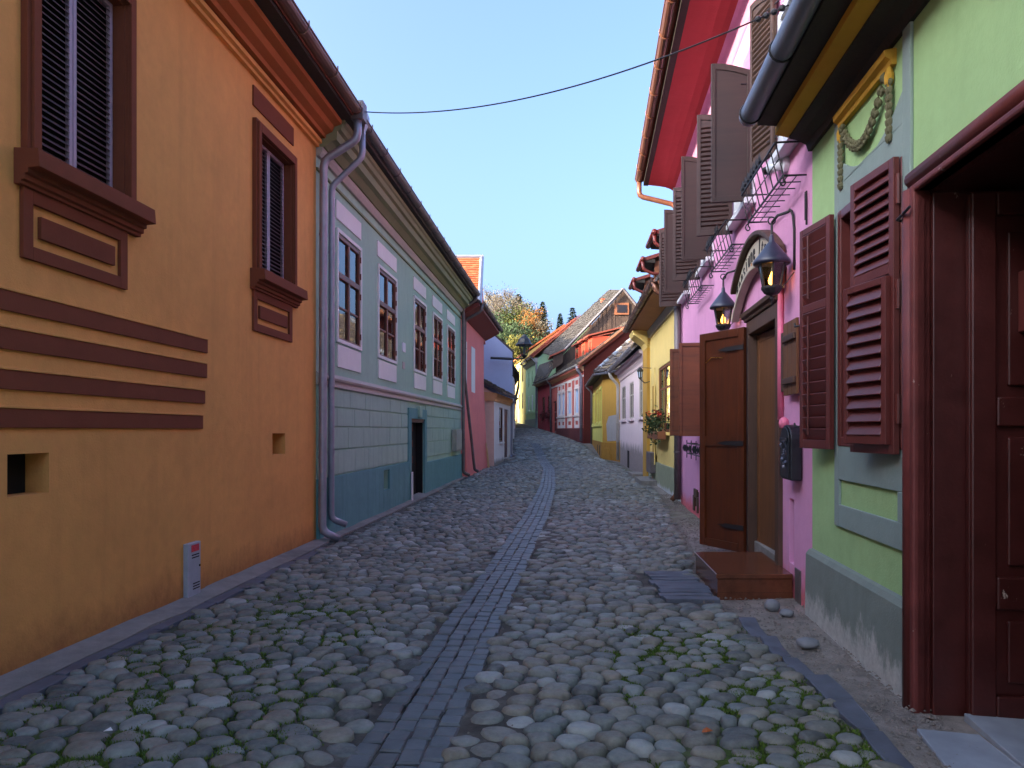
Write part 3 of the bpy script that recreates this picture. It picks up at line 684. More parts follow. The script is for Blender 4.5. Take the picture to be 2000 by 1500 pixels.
door = MB().box(WL, dr[0], dr[1], -.195, -.17, .03, 1.78).build('door', M['dark'], GH)
MB().box(WL, dr[0], dr[1], -.19, .02, 1.78, 1.88).build('lintel', M['frame_wood'], door)
bw = (dr[1]-dr[0])
for r_ in range(9):
    for c_ in range(2):
        a = dr[0]+.02+c_*bw*.32-(.1 if r_ % 2 else 0); e_ = a+bw*.31
        a = max(a, dr[0]+.015); 
        MB().box(WL, a, min(e_, dr[0]+bw*.64), -.17, -.132, .05+r_*.19, .05+r_*.19+.175).build('brick', M['brickdoor'], door, bev=.006)
for i, (a, b_) in enumerate(GW):
    z0, z1 = WZ; zt = z0+(z1-z0)*.62
    win = MB().ring(WL, a-.06, b_+.06, z0-.03, z1+.07, .06, 0, .035).build('window', M['gl_white'], GH, bev=.006)
    f = MB().ring(WL, a, b_, z0, z1, .06, -.06, .012); m = (a+b_)/2
    f.box(WL, m-.04, m+.04, -.06, .012, z0+.06, z1-.06); f.box(WL, a+.06, b_-.06, -.06, .02, zt-.045, zt+.045)
    zz = z0+(zt-z0)*.52; f.box(WL, a+.06, m-.04, -.05, -.002, zz-.018, zz+.018); f.box(WL, m+.04, b_-.06, -.05, -.002, zz-.018, zz+.018)
    sash = f.build('sash', M['sash'], win, bev=.006)
    for (p, q) in ((a+.055, m-.035), (m+.035, b_-.055)):
        for (e_, h_) in ((z0+.055, zz-.01), (zz+.01, zt-.04), (zt+.04, z1-.055)):
            MB().box(WL, p, q, -.026, -.02, e_, h_).build('pane', M['glass'], win)
        k = rnd.uniform(.3, .55)
        MB().box(WL, p+.02, p+(q-p)*k, -.118, -.112, z0+.1, z1-.1).build('curtain', M['curtain'], win)
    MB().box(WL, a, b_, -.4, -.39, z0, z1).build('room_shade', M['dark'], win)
    for zz in (z0+.2, zt-.15, zt+.2, z1-.15):
        MB().tube([A(b_+.0, .02, zz-.05), A(b_, .02, zz+.05)], .014, 8).build('hinge', M['sash'], sash)
    MB().box(WL, a-.02, b_+.02, 0, .025, 2.58, z0-.06).build('apron_panel', M['gl_white'], win, bev=.004)
    MB().box(WL, a-.08, b_+.05, 0, .02, 4.87, 5.16).build('frieze_panel', M['gl_white'], win, bev=.004)
MB().sweep(WL, s0, s1, [(0, 2.25), (.05, 2.25), (.05, 2.30), (.03, 2.31), (.03, 2.335), (.07, 2.345), (.085, 2.375), (.07, 2.405), (.03, 2.42), (0, 2.45)]).build('string_course', M['gl_rose'], GH)
MB().sweep(WL, s0, s1, [(0, 5.30), (.03, 5.30), (.035, 5.33), (0, 5.34)]).build('cornice', M['gl_olive'], GH)
MB().sweep(WL, s0, s1, [(0, 5.50), (.05, 5.50), (.09, 5.56), (.10, 5.62), (0, 5.63)]).build('cornice', M['gl_rose'], GH)
MB().sweep(WL, s0, s1, [(0, 5.63), (.13, 5.62), (.22, 5.70), (.30, 5.72), (.31, 5.84), (.36, 5.86), (.38, 5.93), (.41, 5.95), (.42, 6.0), (0, 6.0)]).build('cornice', M['gl_olive'], GH)
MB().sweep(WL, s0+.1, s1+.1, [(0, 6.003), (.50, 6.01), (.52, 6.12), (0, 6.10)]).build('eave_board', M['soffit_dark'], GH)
MB().roof(WL, s0+.2, s1+.1, .50, 6.16, 10, 10.0).build('roof', M['tile_dark'], GH)
gutter(WL, s0+.25, s1+.1, .55, 6.14, .085, M['zinc_dark'], GH, brackets=.9)
hp = MB()
for k, (r_, z) in enumerate(((.10, 6.28), (.085, 6.2), (.045, 5.95))): pass
hp.lathe(A(s0+.42, .55, 0), [(.05, 5.86), (.055, 6.0), (.12, 6.14), (.12, 6.22), (.03, 6.42), (.005, 6.46)], 4, R(40)).build('pipe_hopper', M['zinc'], GH, bev=.01)
pipe(GH, [A(s0+.42, .55, 5.95), A(s0+.42, .55, 5.62), A(s0+.36, .11, 5.18), A(s0+.36, .10, .30), A(s0+.45, .30, .20)], .046, M['zinc'])
pipe(GH, [A(s1-.1, .55, 6.06), A(s1-.1, .5, 5.9), A(s1-.12, .1, 5.65), A(s1-.12, .1, .2), A(s1-.05, .3, .1)], .055, M['zinc_dark'])
hn = MB().box(WL, WL.s(785), WL.s(791), 0, .015, 3.30, 3.50).build('house_number_plate', M['white_paint'], GH)
MB().box(WL, WL.s(785.5), WL.s(790), 0, .012, 2.93, 3.08).build('faded_plate', M['gl_rose'], GH)
uc = thing('utility_cabinet', 'grey wall-mounted utility cabinet at far end of the sage green house', 'cabinet', A(WL.s(886), .1, .9))
ca, cb = WL.s(880), WL.s(891)
MB().box(WL, ca, cb, .03, .18, .95, 1.62).build('box', paint('cabinet_grey', lin(150, 152, 140), .6), uc, bev=.01)
MB().box(WL, ca+.04, cb-.04, .18, .19, 1.0, 1.57).build('lid', paint('cabinet_lid', lin(160, 160, 146), .6), uc, bev=.006)
b = MB(); q0 = A(dr[0]-.2, .09, .02); q1 = A(dr[0]-.12, .07, .66)
b.hexa([q0+WL.u*-.05, q0+WL.u*.05, q0+WL.u*.05+WL.n*.03, q0-WL.u*.05+WL.n*.03, q1-WL.u*.05, q1+WL.u*.05, q1+WL.u*.05+WL.n*.03, q1-WL.u*.05+WL.n*.03])
tag(b.build('board', M['offwhite'], None, origin=q0, bev=.004), 'short pale board leaning beside the bricked-up doorway of the sage house', 'board')

# ---- salmon pink house with its tall orange tiled roof
s2 = WL.s(945)
SH = thing('pink_house', 'salmon pink house with tall orange tiled roof after the sage green house', 'house', A((s1+s2)/2, 0, 0))
MB().shell(WL, s1+.02, s2, -.3, 5.75, 8.2, 9).build('wall', M['salmon'], SH)
b = MB()        # battered foot of the wall
b.prism([A(s2-2.4, .0, -.3), A(s2-2.4, .02, 2.6), A(s2, .02, 2.6), A(s2, 0, -.3)], WL.n*.001)
MB().hexa([A(s1+.4, 0, -.3), A(s2+.06, 0, -.3), A(s2+.06, .16, -.3), A(s1+.4, .16, -.3), A(s1+.4, 0, 3.2), A(s2+.02, 0, 3.2), A(s2+.02, .012, 3.2), A(s1+.4, .012, 3.2)]).build('battered_foot', M['salmon'], SH)
for a, b_ in ((905, 911), (920, 927)):
    MB().box(WL, WL.s(a), WL.s(b_), 0, .02, 2.75, 4.7).build('blind_panel', M['gl_white'], SH, bev=.006)
MB().sweep(WL, s1, s2+.5, [(0, 5.45), (.05, 5.45), (.62, 5.75), (.62, 5.84), (0, 5.84)]).build('eave_soffit', M['maroon_paint'], SH)
MB().roof(WL, s1+.1, s2+.6, .64, 5.94, 9, 8.6, th=.1).build('roof', M['tile_dark'], SH)
gutter(WL, s1+.1, s2+.6, .68, 5.92, .08, M['zinc_dark'], SH, brackets=.8)
# cross roof whose slope faces down the street
yr = 30.0; zr = 8.75; xr0 = -60/1400*yr
A0 = Vector((-9, 26.2, 5.6)); B0 = Vector((xr0+.05, 26.2, 5.6)); C0 = Vector((xr0, yr, zr)); D0 = Vector((-9, yr, zr))
up = MB().add([A0, B0, C0, D0, (-9, 33.5, 5.6), (xr0+.05, 33.5, 5.6)], [(0, 1, 2, 3), (3, 2, 5, 4), (1, 5, 2), (0, 3, 4), (0, 4, 5, 1)]).build('cross_gable', M['salmon'], SH)
MB().tiles(A0+Vector((0, 0, .05)), B0+Vector((0, 0, .05)), C0+Vector((0, 0, .05)), D0+Vector((0, 0, .05)), 44, 26, .04).build('roof_tiles', M['tile_orange'], up, kind='stuff')
MB().tube([C0+Vector((.02, .05, .1)), B0+Vector((.02, 0, .1))], .09, 8).build('verge_flashing', M['zinc'], up)
MB().tube([C0+Vector((.1, 0, .1)), D0+Vector((0, 0, .1))], .09, 8).build('ridge_flashing', M['zinc'], up)
MB().aabb(-9, -3, 30.6, 37.2, 0, 8.2).build('shade_block', M['salmon'], SH)  # unseen block added to keep the sun off the blue gable
MB().add([(-9.3, 30.5, 8.2), (-2.8, 30.5, 8.2), (-2.8, 37.3, 8.2), (-9.3, 37.3, 8.2), (-6, 30.5, 9.4), (-6, 37.3, 9.4)], [(0, 1, 4), (1, 2, 5, 4), (2, 3, 5), (3, 0, 4, 5)]).build('shade_block_roof', M['tile_dark'], SH)  # roof of the added shading block, also out of view
pipe(SH, [A(s1+.25, .68, 5.86), A(s1+.25, .66, 5.6), A(s1+.3, .1, 5.3), A(s1+.35, .08, 3.4), A(s1+1.1, .32, .22), A(s1+1.2, .42, .16)], .05, M['zinc_dark'])
for k in range(2):
    q0 = A(s2-.55+.35*k, .24, 0); q1 = A(s2-.62+.35*k, .15, 1.05-.2*k); b = MB()
    b.hexa([q0-WL.u*.05, q0+WL.u*.05, q0+WL.u*.05+WL.n*.03, q0-WL.u*.05+WL.n*.03, q1-WL.u*.05, q1+WL.u*.05, q1+WL.u*.05+WL.n*.03, q1-WL.u*.05+WL.n*.03])
    tag(b.build('plank', wood('pale_plank%d' % k, lin(196, 140, 84), lin(226, 178, 120), .6), None, origin=q0), ('taller' if k == 0 else 'shorter')+' of two pale wooden planks leaning on the salmon pink house', 'plank')

# ---- little white house with a low tiled roof
WS = Wall((-.78, 31.1), (-.08, 37.0)); zS = .1
HS = thing('low_house', 'low white house with mossy tiled roof, dark red door and one window', 'house', WS.loc(2.5, 0, 0))
wn_ = (WS.s(975), WS.s(982), .95+.1, 2.65); dd = (WS.s(985), WS.s(993), .25, 2.62)
b = MB().facade(WS, 0, WS.L, -.3, 3.2, [(*wn_, .14), (*dd, .14)])
Z = Vector((0, 0, 1)); PA = Vector((-.78, 31.1, -.3)); PB = Vector((-2.6, 31.0, -.3))
b.build('wall', M['white_stucco'], HS)
blush = stucco('blush_stucco', lin(226, 184, 168), .1, .4)
MB().add([PA, PB, PB+Z*4.6, PA+Z*3.5], [(0, 1, 2, 3)]).build('end_wall', blush, HS)
MB().add([(-.08, 37, -.3), (-2.6, 37, -.3), (-2.6, 37, 4.2), (-.08, 37, 3.2)], [(0, 1, 2, 3)]).build('end_wall', blush, HS)
MB().sweep(WS, -.06, WS.L, [(0, 2.85), (.04, 2.85), (.06, 2.95), (.12, 3.05), (.13, 3.2), (0, 3.2)]).build('cornice', M['peach'], HS)
MB().hexa([(-2.5, 31.0, 3.0), (-.78, 31.0, 2.85), (-.78, 31.1, 2.85), (-2.5, 31.1, 3.0), (-2.5, 31.0, 3.4), (-.7, 31.0, 3.2), (-.7, 31.1, 3.2), (-2.5, 31.1, 3.4)]).build('cornice', M['peach'], HS)
e0, e1 = WS.loc(-.25, .3, 3.25), WS.loc(WS.L+.1, .3, 3.25); r0, r1 = WS.loc(-.25, -1.9, 4.45), WS.loc(WS.L+.1, -1.9, 4.45)
rr = MB().add([e0, e1, r1, r0, e0-Z*.06, e1-Z*.06, r1-Z*.06, r0-Z*.06], [(0, 1, 2, 3), (4, 7, 6, 5), (0, 4, 5, 1), (1, 5, 6, 2), (2, 6, 7, 3), (3, 7, 4, 0)]).build('roof', M['tile_dark'], HS)
MB().tiles(e0+Z*.03, e1+Z*.03, r1+Z*.03, r0+Z*.03, 26, 10, .05, .6).build('roof_tiles', M['tile_dark'], rr, kind='stuff')
gutter(WS, -.2, WS.L+.1, .34, 3.24, .075, M['zinc_dark'], HS)
pipe(HS, [WS.loc(WS.L-.1, .34, 3.2), WS.loc(WS.L-.1, .1, 2.95), WS.loc(WS.L-.1, .08, .35), WS.loc(WS.L-.05, .3, .28)], .05, M['zinc'])
wi = MB().ring(WS, *wn_, .07, -.08, -.02).build('window', M['sash'], HS)
MB().box(WS, wn_[0]+.07, wn_[1]-.07, -.06, -.05, wn_[2]+.07, wn_[3]-.07).build('pane', M['glass'], wi)
MB().box(WS, wn_[0], wn_[1], -.3, -.29, *wn_[2:]).build('room_shade', M['peach'], wi)
MB().box(WS, wn_[0]-.08, wn_[1]+.08, 0, .09, wn_[2]-.07, wn_[2]).build('sill', M['white_stucco'], wi)
do = MB().box(WS, dd[0], dd[1], -.12, -.07, dd[2], dd[3]).build('door', M['maroon'], HS)
for k in range(3): MB().box(WS, dd[0]+.12, dd[1]-.12, -.07, -.05, dd[2]+.15+k*.76, dd[2]+.75+k*.76).build('door_panel', M['maroon'], do, bev=.01)
MB().box(WS, dd[0]-.1, dd[1]+.1, 0, .35, .0, .22).build('doorstep', M['concrete'], HS, bev=.01)

# ---- periwinkle gable behind, and the pale house that closes the left side
BH = thing('blue_house', 'periwinkle blue gable rising behind the low white house', 'house', (-1.5, 37.6, .2))
y0 = 37.3; P = lambda px, py: Vector(((px-1000)/FOC*y0, y0, EYE+(HY-py)*y0/FOC))
top = [Vector((-11, y0, 7)), Vector((-6, y0, 10.9)), P(937, 630), P(1001, 688), Vector((.02, y0, -.3)), Vector((-11, y0, -.3))]  # hidden left ridge raised to shade the red house opposite
MB().prism(top, (0, 12, 0)).build('wall', M['peri'], BH)
rp = [Vector((-11.5, y0-.2, 6.8)), Vector((-6, y0-.2, 11.05)), P(937, 626), P(1003, 684), P(1003.5, 689), P(937, 631), Vector((-6, y0-.2, 10.9)), Vector((-11.5, y0-.2, 6.65))]
MB().prism(rp, (0, 12.4, 0)).build('roof', M['tile_dark'], BH)
PH = thing('pale_house', 'far grey-white house with dark timber eaves behind the street lamp', 'house', (-.2, 52, 1))
Wp = Wall((.16, 50.2), (.28, 60)); Wp2 = Wall((.28, 60), (-.3, 76))
MB().shell(Wp, 0, Wp.L, -.3, 5.2, 11.8, 8).build('wall', M['offwhite'], PH); MB().shell(Wp2, 0, Wp2.L, 0, 5.6, 12.2, 8).build('wall', M['offwhite'], PH)
MB().roof(Wp, -.2, Wp.L, .35, 5.6, 8, 12.3).build('roof', M['tile_dark'], PH); MB().roof(Wp2, 0, Wp2.L, .35, 6, 8, 12.7).build('roof', M['tile_dark'], PH)  # hidden ridges raised to keep the far facades in shade
for k in range(3): MB().tube([Wp.loc(.4+k*2.5, .02, 3.6), Wp.loc(.4+k*2.5, .33, 5.1)], .06, 6).build('eave_brace', M['iron'], PH)
for k in range(3):
    w = MB().box(Wp, 1+3*k, 2+3*k, .0, .03, 2.3, 3.8).build('window', M['sash'], PH); MB().box(Wp, 1.1+3*k, 1.9+3*k, .03, .035, 2.4, 3.7).build('pane', M['glass'], w)
MB().box(Wp, 0, Wp.L, 0, .03, -.2, 1.7).build('plinth', M['greyplaster'], PH)

# ------------------------------------------------------------------ RIGHT SIDE
WR = Wall((1.907-.113*3, -3), (1.907+.113*16, 16), flip=True)
B = WR.loc
def rY(y): return WR.Y(y)
def rpx(px, d=0): return WR.s(px, d)
# ---- green house with the gateway
GR = thing('green_house', 'bright green house with grey plinth, maroon louvred shutters and dark red gateway', 'house', B(rY(4.5), 0, 0))
sE = rY(6.23)
gt = (rY(2.55), rY(4.08), -.3, 2.96); wn_ = (rY(4.37), rY(5.50), 1.48, 3.27)
MB().shell(WR, 0, sE, -.4, 4.05, 8.0, 9, [(*gt, .75), (*wn_, .14)]).build('wall', M['green'], GR)
pl = MB()
for a, b_ in ((0, gt[0]), (gt[1]+.1, sE)): pl.sweep(WR, a, b_, [(0, -.3), (.07, -.3), (.055, .53), (.03, .565), (0, .575)])
pl.build('plinth', M['grey_plinth'], GR)
# gateway frame, moulded, and the leaf folded back inside
fr = MB()
for d1, w in ((.05, .16), (.085, .12), (.10, .05)):
    fr.box(WR, gt[1]-.04, gt[1]-.04+w, 0, d1, -.1, 3.0+w-.06); fr.box(WR, gt[0], gt[1]-.04, 0, d1, 2.95, 3.0+w-.06); fr.box(WR, gt[0]-w+.04, gt[0]+.04, 0, d1, -.1, 3.0+w-.06)
gate = fr.build('gateway', M['maroon_worn'], GR, bev=.012)
MB().tube([B(gt[1]+.05, .06, -.05), B(gt[1]+.05, .06, 2.98)], .055, 12).build('round_moulding', M['maroon_worn'], gate, smooth=True)
MB().tube([B(gt[0], .06, 3.04), B(gt[1]+.05, .06, 3.04)], .05, 12).build('round_moulding', M['maroon_worn'], gate, smooth=True)
MB().tube([B(gt[1]-.05, .12, 2.86), B(gt[1]+.1, .125, 2.83), B(gt[1]+.13, .04, 2.82)], .008, 6).build('loose_cable', M['iron'], gate)
WG = Wall(B(gt[1]-.02, .0, 0)[:2], B(gt[1]-.02, -.75, 0)[:2])       # far jamb, seen face on
WG = Wall(WG.p0[:2], WG.p1[:2], flip=(WG.n.y > 0))
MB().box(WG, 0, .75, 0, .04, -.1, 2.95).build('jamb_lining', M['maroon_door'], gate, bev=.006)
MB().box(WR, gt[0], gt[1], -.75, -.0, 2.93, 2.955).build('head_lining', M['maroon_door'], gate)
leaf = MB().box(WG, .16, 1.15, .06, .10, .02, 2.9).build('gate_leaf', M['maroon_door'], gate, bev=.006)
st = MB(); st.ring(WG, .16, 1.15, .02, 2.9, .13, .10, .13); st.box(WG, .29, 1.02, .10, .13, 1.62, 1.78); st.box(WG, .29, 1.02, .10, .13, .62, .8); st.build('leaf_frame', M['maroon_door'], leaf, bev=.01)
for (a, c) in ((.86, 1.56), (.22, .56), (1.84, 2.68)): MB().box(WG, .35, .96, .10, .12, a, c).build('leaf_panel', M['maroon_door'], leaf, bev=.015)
nb = MB().ring(WG, .40, .80, 2.13, 2.46, .05, .12, .19).build('notice_frame', M['maroon'], leaf, bev=.006)
MB().box(WG, .45, .75, .12, .135, 2.18, 2.41).build('notice', paint('notice_print', lin(170, 190, 214), .4, .25, 14), nb)
MB().box(WG, .45, .75, .135, .14, 2.18, 2.24).build('notice_strip', paint('notice_red', lin(190, 70, 50), .4, .3, 30), nb)
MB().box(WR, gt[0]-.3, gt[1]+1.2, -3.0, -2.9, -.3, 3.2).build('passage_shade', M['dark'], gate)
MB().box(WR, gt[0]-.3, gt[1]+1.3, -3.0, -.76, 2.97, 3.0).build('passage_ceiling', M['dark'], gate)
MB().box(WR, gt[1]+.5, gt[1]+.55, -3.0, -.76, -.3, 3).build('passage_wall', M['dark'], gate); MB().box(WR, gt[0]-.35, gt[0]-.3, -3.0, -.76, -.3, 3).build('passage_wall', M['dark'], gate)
# window with its grey surround
a, b_, c, d_ = wn_
sr = MB(); L_, R_ = rY(4.26), rY(5.60)
sr.box(WR, L_, a, 0, .022, .86, 4.05); sr.box(WR, b_, R_, 0, .022, .86, 4.05)
sr.box(WR, a, b_, 0, .022, 1.22, c); sr.box(WR, a, b_, 0, .022, .86, 1.03); sr.box(WR, a, b_, 0, .022, d_, 3.47)
ps = rY(4.44); sr.box(WR, a, ps, 0, .022, 1.03, 1.22) if ps > a else None
# arched lower edge of the green field behind the swag
m = (a+b_)/2; pts = [(a, 3.47), (b_, 3.47)]+[(b_-(b_-a)*t, 3.47+.20*(2*t-1)**2) for t in [i/12 for i in range(13)]]
sr.plate(WR, pts, 0, .022)
sr.build('window_surround', M['grey_trim'], GR, bev=.005)
wf = MB().ring(WR, a-.005, b_+.005, c, d_, .07, -.12, .03).build('window', M['maroon'], GR, bev=.006)
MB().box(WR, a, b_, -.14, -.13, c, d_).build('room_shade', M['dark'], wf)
MB().box(WR, a+.07, b_-.07, -.09, -.084, c+.07, d_-.07).build('pane', M['glass'], wf)
MB().box(WR, (a+b_)/2-.03, (a+b_)/2+.03, -.11, -.05, c+.07, d_-.07).build('mullion', M['maroon'], wf)
def leafwall(s, d, ang, width, Wb=None):   # a leaf hinged at (s,d), swung by ang away from the wall line towards +s
    W_ = Wb or WR; p = W_.loc(s, d, 0); q = p+(W_.u*math.cos(ang)+W_.n*math.sin(ang))*width
    w = Wall(p[:2], q[:2]); 
    return w
wA = leafwall(a+.0, .035, R(8), .53); wA = Wall(wA.p0[:2], wA.p1[:2], flip=(wA.n.dot(WR.n) < 0))
lf = louvre(GR, wA, .0, .53, c-.03, d_+.0, .0, .04, 21, M['maroon'], M['maroon'], -R(60), .055, rail=c+1.12, slat_th=.011, slat_w=.088, skip_lower=True)
wB = Wall(wA.loc(.03, .04, 0)[:2], (wA.loc(.03, .04, 0)+(wA.u*math.cos(R(5))+wA.n*math.sin(R(5)))*.45)[:2]); wB = Wall(wB.p0[:2], wB.p1[:2], flip=(wB.n.dot(WR.n) < 0))
louvre(GR, wB, 0, .45, c+.03, c+1.07, .0, .035, 11, M['maroon'], M['maroon'], -R(62), .045, slat_th=.012, slat_w=.1, name='shutter_flap')
wC = leafwall(b_+.04, .04, R(10), .5); wC = Wall(wC.p0[:2], wC.p1[:2], flip=(wC.n.dot(WR.n) < 0))
lf = louvre(GR, wC, .0, .5, c-.03, d_+.0, .0, .04, 17, M['maroon'], M['maroon'], R(64), .055, rail=c+1.12, slat_th=.012, slat_w=.095)
MB().tube([wC.loc(.33, .05, c+.08), wC.loc(.33, .05, c+1.05)], .007, 6).build('tilt_rod', M['maroon'], lf); MB().tube([wC.loc(.33, .05, c+1.2), wC.loc(.33, .05, d_-.08)], .007, 6).build('tilt_rod', M['maroon'], lf)
for z in (c+.25, c+.95, d_-.2): MB().tube([B(a-.01, .05, z-.09), B(a-.01, .05, z+.09)], .014, 8).build('hinge', M['maroon'], wf)
for z in (c+.15, c+1.0): MB().tube([wC.loc(.49, .03, z), wC.loc(.56, .05, z), wC.loc(.57, .05, z+.03)], .008, 6).build('shutter_hook', M['iron'], lf)
# yellow ledge and stucco swag
fs = MB().sweep(WR, rY(4.50), rY(5.47), [(0, 3.90), (.035, 3.90), (.04, 3.93), (.07, 3.95), (.075, 3.99), (.02, 4.0), (0, 4.0)]).build('swag_ledge', M['yellow_trim'], GR)
def lumps(path, r, n_):
    mb = MB()
    for i in range(n_):
        t = i/(n_-1); k = t*(len(path)-1); j = min(int(k), len(path)-2); q = path[j].lerp(path[j+1], k-j); tt = (path[j+1]-path[j]).normalized(); rr = r*(1 if not callable(r) else 1)
        for sd in (-1, 0, 1):
            o_ = tt.cross(WR.n)*sd*rr*.7+WR.n*(rr*.5 if sd == 0 else .2*rr)
            mb.tube([q+o_-tt*rr*.9, q+o_-tt*rr*.3, q+o_+tt*rr*.4, q+o_+tt*rr*1.0], [rr*.2, rr*.62, rr*.5, rr*.1], 6)
    return mb
sa, sb = rY(4.60), rY(5.38)
sw = [B(lerp(sa, sb, t), .03, 3.86-.26*(1-(2*t-1)**2)) for t in [i/14 for i in range(15)]]
lumps(sw, .032, 17).build('swag', M['stucco_dark'], fs)
for s in (sa-.06, sb+.05):
    lumps([B(s, .025, 3.8), B(s, .025, 3.45)], .028, 8).build('swag_drop', M['stucco_dark'], fs)
    MB().lathe(B(s, .03, 3.82), [(.01, -.05), (.028, -.02), (.03, .03), (.015, .08)], 8).build('swag_knot', M['yellow_trim'], fs)
# eave
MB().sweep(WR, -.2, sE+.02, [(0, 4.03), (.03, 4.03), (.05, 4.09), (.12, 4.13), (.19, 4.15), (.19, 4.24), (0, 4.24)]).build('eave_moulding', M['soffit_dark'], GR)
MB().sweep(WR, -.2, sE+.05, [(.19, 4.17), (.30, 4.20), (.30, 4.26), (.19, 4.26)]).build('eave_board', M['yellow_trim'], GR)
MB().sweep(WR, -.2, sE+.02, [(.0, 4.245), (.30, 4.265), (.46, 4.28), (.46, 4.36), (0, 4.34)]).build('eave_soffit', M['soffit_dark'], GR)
MB().roof(WR, -.2, sE, .46, 4.48, 9, 8.4).build('roof', M['tile_dark'], GR)
gg = MB().tube([B(-.2, .53, 4.36), B(sE+.04, .53, 4.36)], .085, 18).build('gutter', paint('grey_gutter', lin(104, 112, 128), .45, .12, spec=.5), GR, smooth=True, bev=.01)
for s in (sE-.05, sE-1.1, sE-2.2): MB().tube([B(s, .53+.092*math.cos(t), 4.36+.092*math.sin(t)) for t in [i*math.pi/8 for i in range(17)]], .008, 5).build('gutter_bracket', M['iron'], gg)

# ---- bright pink guesthouse
PK = thing('pink_house', 'bright pink two storey guesthouse with many brown shutters and red eave', 'house', B(rY(10), 0, 0))
sa, sz = sE+.005, rY(15.54)
pd = (rY(7.30), rY(8.58), .14, 2.80)
up = [(rY(6.3), rY(7.25)), (rY(8.47), rY(9.55)), (rY(11.35), rY(12.45)), (rY(14.1), rY(15.1))]; UZ = (4.35, 5.75)
gw = (rY(11.66), rY(12.62), 1.56, 3.0); sm = (rY(6.50), rY(7.12), 1.98, 2.56)
sl = (rY(6.80), rY(6.96), .32, .94); vh = (rY(12.9), rY(13.5), .18, .48)
ops = [(*pd, .35), (*gw, .14), (*sl, .2, True), (*vh, .2, True)]+[(p, q, *UZ, .14) for p, q in up]
MB().shell(WR, sa, sz, -.4, 6.60, 10.2, 9, ops).build('wall', M['pink'], PK)
MB().box(WR, sl[0], sl[1], -.19, -.18, sl[2], sl[3]).build('vent', M['dark'], PK); MB().box(WR, vh[0], vh[1], -.14, -.12, vh[2], vh[3]).build('vent', M['dark'], PK)
MB().box(WR, rY(6.56), rY(6.74), 0, .012, -.1, .31).build('meter_hatch', M['zinc_dark'], PK, bev=.004)
b = MB(); 
for (p, q, z) in ((.0, .12, 0), (.44, .6, 0), (.1, .5, .26)): b.box(WR, vh[0]+p, vh[0]+q, -.05, .03, .1+z, .38+z*.5)
b.build('vent_frame', M['frame_wood'], PK)
# cove: pink below, red above
MB().sweep(WR, sa+.0, sz, [(0, 6.58), (.02, 6.60), (.06, 6.68), (.11, 6.75), (.15, 6.79), (0, 6.79)]).build('cove', M['pink'], PK)
MB().sweep(WR, sa-.2, sz+.03, [(.15, 6.79), (.22, 6.84), (.33, 6.885), (.45, 6.91), (.78, 6.96), (.78, 7.02), (0, 7.02), (0, 6.80)]).build('eave_soffit', M['red_soffit'], PK)
MB().sweep(WR, sa-.2, sz+.03, [(.70, 6.93), (.80, 6.94), (.80, 7.06), (.70, 7.06)]).build('fascia', M['soffit_dark'], PK)
MB().roof(WR, sa-.2, sz+.08, .84, 7.14, 9, 10.6).build('roof', M['tile_red'], PK)
gutter(WR, sa-.2, sz+.1, .89, 7.10, .085, M['copper_brown'], PK, brackets=.85)
pipe(PK, [B(sz+.04, .89, 7.03), B(sz+.05, .89, 6.72), B(sz+.02, .15, 6.50), B(sz-.02, .08, 6.35), B(sz-.02, .09, .2), B(sz, .2, .08)], .055, M['copper_brown'])
pipe(PK, [B(sz-.22, .10, 5.2), B(sz-.22, .10, .12)], .07, M['zinc_dark'])
# upper windows with arched shutters
def arch_leaf(s, d, ang, width, z0, z1, matf, matp, rise=.12, high='free', slats=0, parent=PK):
    W_ = leafwall(s, d, ang, width); W_ = Wall(W_.p0[:2], W_.p1[:2], flip=(W_.n.y > 0))    # face towards the camera
    N = 8; f = (lambda t: math.sin(t*math.pi/2)) if high == 'free' else (lambda t: math.cos(t*math.pi/2))
    arc = [(width*(1-i/N), z1-rise+rise*f(1-i/N)) for i in range(N+1)]
    o = MB().plate(W_, [(0, z0), (width, z0)]+arc, 0, .022).build('shutter', matp, parent, bev=.004)
    e = .05; fr_ = MB()
    fr_.box(W_, 0, e, -.012, .036, z0, arc[-1][1]-.004); fr_.box(W_, width-e, width, -.012, .036, z0, arc[0][1]-.004); fr_.box(W_, e, width-e, -.012, .036, z0, z0+.07)
    fr_.plate(W_, arc+[(x_, z_-.075) for x_, z_ in reversed(arc)], -.010, .034)
    fr_.build('shutter_frame', matf, o, bev=.004)
    if slats:
        me = piece_mesh('slat', width-2*e, .03, .012, matf); h = (z1-rise-z0-.14)/slats
        for i in range(slats): inst('slat', me, o, frame(W_, width/2, .028, z0+.1+(i+.5)*h, R(50)))
    for z in (z0+.15, z1-rise-.15): MB().tube([W_.loc(-.06, .0, z), W_.loc(.12, .03, z)], .008, 5).build('hinge', M['iron'], o)
    return o
